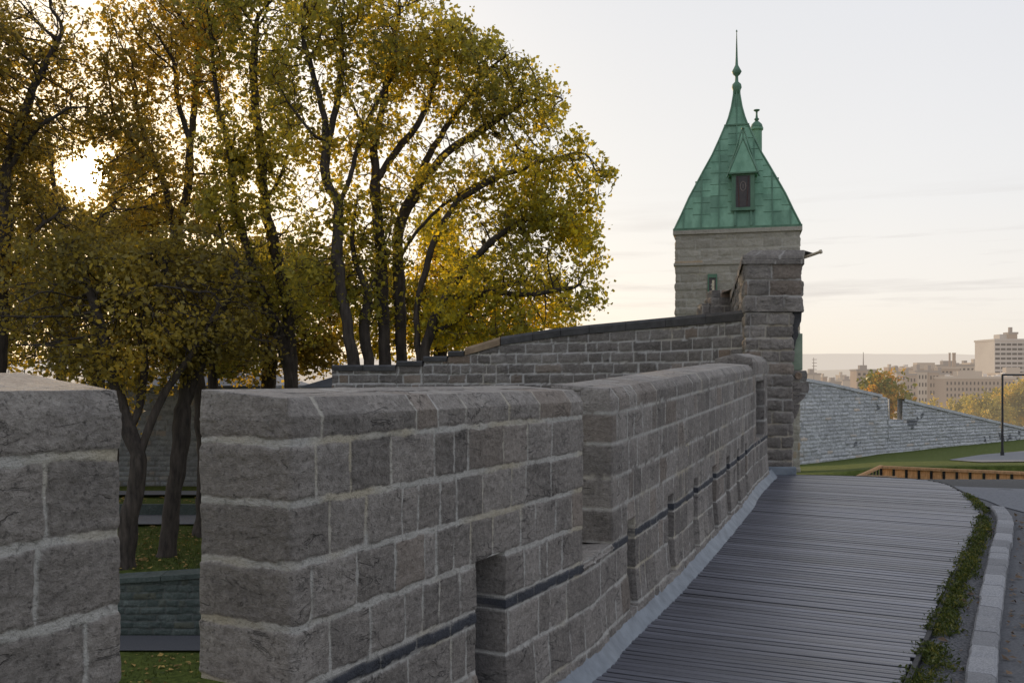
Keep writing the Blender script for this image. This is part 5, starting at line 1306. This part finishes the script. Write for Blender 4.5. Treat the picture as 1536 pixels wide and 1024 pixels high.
# 1 leaning pale trunk in the first notch
TR = [
 dict(label='forked leaning tree nearest the first notch, pale trunk on the lawn', base=bz(187, 22.9, UZ - .1), d=22.9, base_r=.21,
      limbs=[[(192, 800, 0), (205, 720, 0), (208, 690, 0), (192, 640, 0), (175, 590, 0), (160, 520, 0), (135, 440, 0), (120, 380, .4)], [(208, 690, 0), (228, 630, .1), (255, 575, .2), (300, 515, .3), (330, 450, .4)], [(205, 640, .1), (215, 560, .3), (212, 480, .6)]],
      blobs=[(90, 470, 0, 95, 70), (180, 455, .3, 90, 75), (265, 480, .3, 80, 70), (130, 530, 0, 85, 45), (225, 540, .5, 80, 42), (330, 480, .5, 55, 60), (110, 390, .5, 70, 40), (195, 590, .4, 40, 25)], seed=11, mat='umber', yel=.2),
 dict(label='dark straight leaning tree right of the pale forked trunk', base=bz(249, 24.3, UZ - .1), d=24.3, base_r=.21,
      limbs=[[(258, 760, 0), (268, 680, 0), (275, 620, 0), (278, 560, 0), (270, 500, .2), (255, 430, .3), (240, 360, .5)], [(276, 610, 0), (295, 560, 0), (320, 500, -.2), (345, 440, -.3), (360, 380, -.3)]],
      blobs=[(240, 430, .5, 85, 65), (335, 430, -.2, 70, 70), (280, 510, .2, 75, 50), (380, 500, 0, 55, 55), (200, 400, .8, 60, 45), (300, 370, 0, 70, 35)], seed=12, mat='umber', yel=.2),
 dict(label='big tree cut by the left edge of the photo', base=bz(-25, 26, UZ), d=26, base_r=.25,
      limbs=[[(-15, 700, 0), (-5, 560, 0), (0, 430, 0), (4, 330, 0), (12, 240, 0), (35, 170, 0), (70, 95, .2), (95, 50, .3)], [(4, 330, 0), (-25, 220, .2), (-40, 120, .3), (-30, 30, .3)], [(8, 260, 0), (60, 190, -.3), (105, 160, -.4)], [(0, 430, 0), (50, 350, .3), (90, 320, .5)]],
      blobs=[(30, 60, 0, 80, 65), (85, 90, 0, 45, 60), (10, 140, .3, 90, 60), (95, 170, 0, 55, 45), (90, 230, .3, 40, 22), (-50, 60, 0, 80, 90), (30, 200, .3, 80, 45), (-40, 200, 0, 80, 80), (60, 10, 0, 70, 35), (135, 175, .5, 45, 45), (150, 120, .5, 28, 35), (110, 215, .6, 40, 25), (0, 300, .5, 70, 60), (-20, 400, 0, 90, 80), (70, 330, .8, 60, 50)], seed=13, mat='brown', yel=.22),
 dict(label='tall tree with slender twin stems just right of the sun', base=bz(300, 27.5, UZ), d=27.5, base_r=.17,
      limbs=[[(305, 700, 0), (298, 580, 0), (285, 460, 0), (272, 390, 0), (258, 330, 0), (245, 270, 0), (215, 200, 0), (200, 140, 0)], [(265, 350, 0), (280, 290, 0), (284, 220, .2), (268, 160, .3), (262, 90, .4)], [(284, 240, .2), (292, 150, .2), (300, 60, .3)], [(245, 270, 0), (225, 240, -.3), (180, 190, -.4), (165, 150, -.4)]],
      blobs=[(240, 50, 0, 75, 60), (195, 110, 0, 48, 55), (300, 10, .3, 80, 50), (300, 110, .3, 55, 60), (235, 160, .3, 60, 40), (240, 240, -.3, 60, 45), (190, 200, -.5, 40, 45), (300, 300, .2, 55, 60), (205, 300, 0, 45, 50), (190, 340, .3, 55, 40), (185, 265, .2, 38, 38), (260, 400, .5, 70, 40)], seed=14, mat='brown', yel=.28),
 dict(label='tall tree with dark double trunk left of the ramp wall end', base=bz(442, 26.5, UZ), d=26.5, base_r=.24,
      limbs=[[(440, 700, 0), (436, 600, 0), (425, 530, 0), (405, 470, 0), (385, 420, 0), (368, 360, 0), (350, 300, 0), (345, 230, 0), (325, 150, .2), (318, 70, .2)], [(436, 600, 0), (436, 520, .2), (428, 450, .3), (412, 370, .3), (398, 310, .3), (390, 220, .3), (380, 120, .4), (385, 30, .4)], [(385, 420, 0), (350, 400, -.3), (330, 350, -.4), (320, 300, -.4)], [(398, 310, .3), (430, 240, .2), (440, 170, .2)]],
      blobs=[(360, 40, 0, 75, 55), (400, 110, .3, 50, 65), (330, 130, 0, 55, 55), (350, 220, -.3, 55, 55), (410, 220, .3, 45, 60), (340, 320, -.3, 50, 50), (430, 330, .2, 45, 60), (400, 420, .5, 60, 55), (440, 470, .2, 50, 60), (330, 400, 0, 45, 40), (420, -10, .3, 70, 45)], seed=15, mat='olive', yel=.25),
 dict(label='tree with steeply forking stems just right of the double trunk', base=bz(537, 24.5, UZ), d=24.5, base_r=.15,
      limbs=[[(533, 640, 0), (529, 545, 0), (520, 480, 0), (510, 430, 0), (506, 370, 0), (508, 310, 0), (490, 270, 0), (488, 200, 0), (475, 130, 0), (455, 60, 0)], [(508, 310, 0), (530, 250, .2), (545, 190, .3), (585, 120, .3), (610, 60, .3)], [(488, 215, 0), (460, 190, -.2), (430, 150, -.3)], [(490, 235, 0), (505, 150, .2), (515, 60, .3)]],
      blobs=[(460, 60, 0, 60, 60), (510, 40, .3, 55, 65), (440, 140, -.3, 45, 45), (520, 130, .3, 50, 50), (570, 90, .3, 55, 55), (470, 210, 0, 50, 40), (560, 180, .3, 50, 45), (480, 300, 0, 42, 45), (470, 400, .3, 45, 60), (480, -10, 0, 80, 40)], seed=16, mat='olive', yel=.3),
 dict(label='straight central trunk of the big clump rising above the ramp steps', base=bz(577, 25.5, UZ), d=25.5, base_r=.165,
      limbs=[[(577, 640, 0), (577, 540, 0), (574, 440, 0), (568, 350, 0), (563, 280, 0), (560, 215, 0), (535, 170, 0), (510, 110, 0), (500, 40, 0)], [(563, 280, 0), (590, 230, 0), (625, 190, 0), (650, 130, 0), (660, 50, 0)], [(560, 230, 0), (575, 150, -.2), (590, 70, -.2), (600, 0, -.2)]],
      blobs=[(560, 30, 0, 60, 50), (620, 40, 0, 60, 55), (600, 110, 0, 55, 50), (660, 70, 0, 45, 55), (650, 140, 0, 50, 45), (590, 200, .3, 45, 40), (530, 240, .3, 40, 40), (600, 300, .3, 50, 45), (550, 400, .5, 50, 60), (620, -10, 0, 60, 30)], seed=17, mat='olive', yel=.3),
 dict(label='tree of the big clump whose limb sweeps up to the right', base=bz(604, 26, UZ), d=26, base_r=.16,
      limbs=[[(604, 640, 0), (603, 540, 0), (600, 450, 0), (596, 390, 0), (600, 340, 0), (622, 290, 0), (660, 240, 0), (720, 195, 0), (775, 160, 0), (820, 140, 0)], [(622, 290, 0), (640, 240, .3), (690, 160, .3), (740, 100, .3)], [(596, 390, 0), (640, 330, -.3), (690, 290, -.3), (730, 270, -.3)]],
      blobs=[(720, 100, 0, 55, 45), (770, 115, 0, 45, 40), (735, 170, 0, 60, 40), (810, 160, 0, 45, 45), (690, 210, .2, 55, 40), (790, 210, 0, 55, 40), (680, 280, -.3, 55, 40), (640, 230, .3, 45, 40), (700, 50, .3, 35, 25), (745, 130, 0, 70, 60)], seed=18, mat='olive', yel=.3),
 dict(label='rightmost tree of the big clump, spreading low over the ramp wall', base=bz(628, 25, UZ), d=25, base_r=.155,
      limbs=[[(628, 640, 0), (632, 560, 0), (645, 500, 0), (668, 450, 0), (700, 400, 0), (740, 360, 0), (790, 330, 0), (850, 320, 0)], [(632, 560, 0), (625, 470, .3), (640, 400, .3), (672, 320, .3), (720, 280, .3), (790, 250, .3), (860, 230, .3)], [(668, 450, 0), (730, 440, -.3), (800, 440, -.4), (870, 430, -.4)], [(645, 500, 0), (690, 480, .3), (740, 470, .3)]],
      blobs=[(770, 260, .3, 65, 45), (850, 235, .3, 50, 40), (885, 280, .2, 38, 45), (840, 320, 0, 60, 50), (750, 340, .3, 65, 50), (870, 380, -.2, 45, 45), (800, 400, -.2, 60, 50), (860, 440, -.3, 50, 42), (720, 420, .2, 60, 50), (780, 475, 0, 60, 32), (680, 480, .3, 55, 45), (700, 360, .5, 50, 45), (740, 500, .3, 50, 18)], seed=19, mat='gold', yel=.33, per=17),
 dict(label='small twisting tree at the foot of the big clump', base=bz(560, 25, UZ), d=25, base_r=.14,
      limbs=[[(558, 640, 0), (553, 545, 0), (545, 490, 0), (552, 440, 0), (535, 400, 0), (530, 340, 0), (540, 280, 0)], [(552, 440, 0), (570, 400, .2), (580, 360, .2)]],
      blobs=[(535, 330, 0, 45, 45), (580, 370, .3, 40, 40), (520, 430, .3, 40, 45), (565, 460, .5, 40, 40)], seed=20, mat='gold', yel=.25),
 dict(label='golden tree glowing behind the trunks of the big clump', base=bz(660, 32, UZ), d=32, base_r=.22,
      limbs=[[(660, 600, 0), (662, 500, 0), (670, 430, 0), (690, 370, 0)], [(662, 500, 0), (730, 440, 0), (790, 420, 0)], [(662, 500, 0), (600, 440, 0), (570, 400, 0)]],
      blobs=[(660, 420, 0, 70, 60), (740, 430, 0, 65, 55), (600, 450, 0, 60, 55), (800, 430, 0, 55, 50), (560, 500, 0, 50, 40), (670, 500, 0, 75, 35), (840, 470, 0, 40, 30), (650, 350, 0, 50, 40), (770, 490, 0, 60, 25)], seed=21, mat='gold', yel=.5, leaf=.13, per=15),
 dict(label='bronze tree with thin crown glowing round the low sun', base=bz(90, 36, UZ + .4), d=36, base_r=.2,
      limbs=[[(92, 600, 0), (90, 480, 0), (95, 380, 0), (85, 300, 0), (75, 230, 0), (70, 180, 0)], [(95, 380, 0), (150, 330, 0), (190, 270, 0), (215, 220, 0)], [(85, 300, 0), (40, 260, 0), (10, 220, 0)]],
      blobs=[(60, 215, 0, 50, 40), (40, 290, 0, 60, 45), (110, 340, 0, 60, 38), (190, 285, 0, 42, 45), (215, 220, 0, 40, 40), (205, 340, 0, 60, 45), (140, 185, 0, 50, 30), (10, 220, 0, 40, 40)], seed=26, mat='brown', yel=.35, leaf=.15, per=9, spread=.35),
 dict(label='dense dark tree low behind the two leaning trunks', base=bz(140, 34, UZ + .4), d=33, base_r=.25,
      limbs=[[(143, 640, 0), (145, 540, 0), (140, 460, 0), (150, 380, 0)], [(145, 540, 0), (60, 450, 0), (20, 400, 0)], [(145, 540, 0), (230, 460, 0), (280, 420, 0)]],
      blobs=[(60, 430, 0, 90, 70), (170, 400, 0, 85, 65), (270, 430, 0, 80, 70), (100, 520, 0, 100, 45), (230, 520, 0, 90, 45), (-20, 500, 0, 80, 70), (330, 520, 0, 60, 45), (0, 380, 0, 70, 50), (140, 350, 0, 60, 35)], seed=22, mat='umber', yel=.2, leaf=.15, per=7, spread=.42),
 dict(label='dense bronze tree behind the ramp wall end', base=bz(400, 35, UZ + .4), d=34, base_r=.25,
      limbs=[[(402, 600, 0), (405, 520, 0), (400, 450, 0), (410, 390, 0)], [(405, 520, 0), (460, 450, 0), (490, 420, 0)], [(405, 520, 0), (350, 470, 0), (320, 430, 0)]],
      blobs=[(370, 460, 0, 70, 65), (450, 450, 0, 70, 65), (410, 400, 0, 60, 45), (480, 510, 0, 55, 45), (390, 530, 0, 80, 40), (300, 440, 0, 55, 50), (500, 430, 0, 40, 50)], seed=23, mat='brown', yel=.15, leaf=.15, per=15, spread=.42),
 dict(label='slim dark tree seen at the left edge of the first notch', base=bz(172, 30, UZ + .05), d=30, base_r=.12,
      limbs=[[(172, 700, 0), (173, 620, 0), (178, 560, 0), (185, 500, 0)]],
      blobs=[(180, 560, 0, 45, 35), (190, 620, 0, 25, 25), (150, 600, 0, 35, 30)], seed=24, mat='dark', yel=.3),
 dict(label='dark tree hidden behind the right side of the first notch', base=bz(312, 29, UZ + .0), d=29, base_r=.16,
      limbs=[[(312, 690, 0), (316, 600, 0), (322, 520, 0), (330, 450, 0)]],
      blobs=[(325, 500, 0, 50, 45), (350, 540, 0, 45, 30), (360, 460, 0, 50, 40)], seed=25, mat='olive', yel=.15),
]
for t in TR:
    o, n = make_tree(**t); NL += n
# autumn trees beyond the far wall
FARG = 'autumn trees beyond the far wall'
fz = -6.0
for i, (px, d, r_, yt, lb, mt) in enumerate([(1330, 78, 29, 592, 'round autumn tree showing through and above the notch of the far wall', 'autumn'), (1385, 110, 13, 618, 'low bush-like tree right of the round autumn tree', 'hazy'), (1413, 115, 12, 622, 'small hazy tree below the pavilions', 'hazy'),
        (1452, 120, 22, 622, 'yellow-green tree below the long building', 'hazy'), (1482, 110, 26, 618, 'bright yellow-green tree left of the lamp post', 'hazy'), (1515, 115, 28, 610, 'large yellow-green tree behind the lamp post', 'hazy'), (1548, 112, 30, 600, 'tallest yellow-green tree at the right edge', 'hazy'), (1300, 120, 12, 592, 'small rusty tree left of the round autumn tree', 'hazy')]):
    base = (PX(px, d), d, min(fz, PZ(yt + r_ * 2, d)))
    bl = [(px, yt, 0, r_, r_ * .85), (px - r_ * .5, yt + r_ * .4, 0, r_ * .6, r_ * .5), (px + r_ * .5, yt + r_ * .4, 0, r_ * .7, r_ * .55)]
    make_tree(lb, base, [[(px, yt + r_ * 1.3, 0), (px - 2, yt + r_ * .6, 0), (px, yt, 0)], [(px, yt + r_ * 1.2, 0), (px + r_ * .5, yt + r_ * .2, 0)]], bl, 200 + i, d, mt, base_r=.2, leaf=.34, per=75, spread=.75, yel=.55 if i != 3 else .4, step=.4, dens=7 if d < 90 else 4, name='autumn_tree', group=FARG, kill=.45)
print('leaves', NL)

# ------------------------------------------------------------------ light
SUN_AZ, SUN_EL = math.atan2(135 - CX, F), math.atan2(HY - 258, math.hypot(F, 135 - CX))
sd = Vector((math.sin(SUN_AZ) * math.cos(SUN_EL), math.cos(SUN_AZ) * math.cos(SUN_EL), math.sin(SUN_EL)))
su = bpy.data.lights.new('sun', 'SUN'); su.energy = 3.2; su.angle = R(.55); su.color = (1.0, .72, .42)
so = bpy.data.objects.new('sun', su); COL.objects.link(so); so.rotation_euler = (-sd).to_track_quat('-Z', 'Y').to_euler(); so.location = sd * 50

w = bpy.data.worlds.new('World'); scene.world = w; w.use_nodes = True; nt = w.node_tree; nt.nodes.clear(); T = NT(nt)
out = T.n('OutputWorld'); bg = T.n('Background'); T.l(bg.outputs[0], out.inputs[0])
sky = T.n('TexSky', sky_type='NISHITA', sun_disc=False, sun_elevation=SUN_EL, sun_rotation=SUN_AZ, air_density=1.0, dust_density=3.0, ozone_density=1.0)
geo = T.n('TexCoord'); dirv = geo.outputs['Generated']
sep = T.n('SeparateXYZ'); T.l(dirv, sep.inputs[0]); z = sep.outputs[2]
dt = T.n('VectorMath', operation='DOT_PRODUCT'); T.l(dirv, dt.inputs[0]); dt.inputs[1].default_value = tuple(sd); cs = T.math('MINIMUM', dt.outputs['Value'], 1.0)
# high thin cloud veil: pale near the sun, cooler away from it
zz = T.math('MAXIMUM', z, 0.0)
veil = T.ramp(zz, [(0.0, (1.0, .90, .76)), (.035, (1.0, .925, .82)), (.09, (.99, .94, .885)), (.18, (.93, .915, .905)), (.40, (.84, .85, .89)), (1.0, (.74, .77, .84))])
away = T.ramp(T.math('MULTIPLY_ADD', cs, .5, .5), [(0.0, (.74, .80, .92)), (.45, (.82, .86, .95)), (.85, (1.0, 1.0, 1.0)), (.985, (1.0, .99, .96)), (1.0, (1.0, .90, .72))])
veil = T.mix(1.0, veil, away, 'MULTIPLY')
# streaky cloud bars low in the sky
mp = T.vmul(dirv, (2.2, 2.2, 34)); cl = T.ramp(T.noise(1.6, 6, .6, mp, .3), [(.50, (0, 0, 0)), (.66, (1, 1, 1))])
low = T.ramp(zz, [(.045, (0, 0, 0)), (.085, (1, 1, 1)), (.13, (1, 1, 1)), (.2, (0, 0, 0))])
veil = T.mix(T.math('MULTIPLY', T.math('MULTIPLY', cl, low), .6), veil, (.66, .62, .61))
mp2 = T.vmul(dirv, (1.5, 1.5, 5)); c2 = T.noise(1.7, 5, .55, mp2, .4)
veil = T.mix(T.math('MULTIPLY', T.math('SUBTRACT', c2, .45), .6, clamp=True), veil, (.86, .85, .85))
nsk = T.n('VectorMath', operation='SCALE'); T.l(sky.outputs[0], nsk.inputs[0]); nsk.inputs['Scale'].default_value = .10
mixd = T.mix(.86, nsk.outputs[0], veil)
# glow of the low sun through haze
om = T.math('SUBTRACT', 1.0, cs)
g1 = T.math('MULTIPLY', T.math('EXPONENT', T.math('MULTIPLY', om, -420.0)), .35)
g2 = T.math('MULTIPLY', T.math('EXPONENT', T.math('MULTIPLY', om, -30.0)), .30)
g3 = T.math('MULTIPLY', T.math('EXPONENT', T.math('MULTIPLY', om, -14000.0)), 30.0)
def colscale(c, f):
    nd = T.n('VectorMath', operation='SCALE'); nd.inputs[0].default_value = c; T.l(f, nd.inputs['Scale']); return nd.outputs[0]
def vadd(a, b):
    nd = T.n('VectorMath', operation='ADD'); T.l(a, nd.inputs[0]); T.l(b, nd.inputs[1]); return nd.outputs[0]
tot = vadd(vadd(vadd(mixd, colscale((1, .66, .30), g1)), colscale((1, .72, .40), g2)), colscale((1, .86, .62), g3))
T.l(tot, bg.inputs[0]); bg.inputs[1].default_value = 1.04

# ------------------------------------------------------------------ camera
cam = bpy.data.cameras.new('camera'); co = bpy.data.objects.new('camera', cam); COL.objects.link(co)
cam.sensor_width = 36; cam.lens = 36 * F / 1536; cam.shift_y = (HY - 512) / 1536
co.location = (0, 0, EYE); co.rotation_euler = (R(90), 0, 0); cam.clip_start = .05; cam.clip_end = 20000
scene.camera = co
scene.view_settings.view_transform = 'Standard'; scene.view_settings.look = 'None'; scene.view_settings.exposure = 0
scene.render.engine = 'CYCLES'; scene.cycles.max_bounces = 6; scene.cycles.transparent_max_bounces = 4
scene.cycles.use_denoising = True
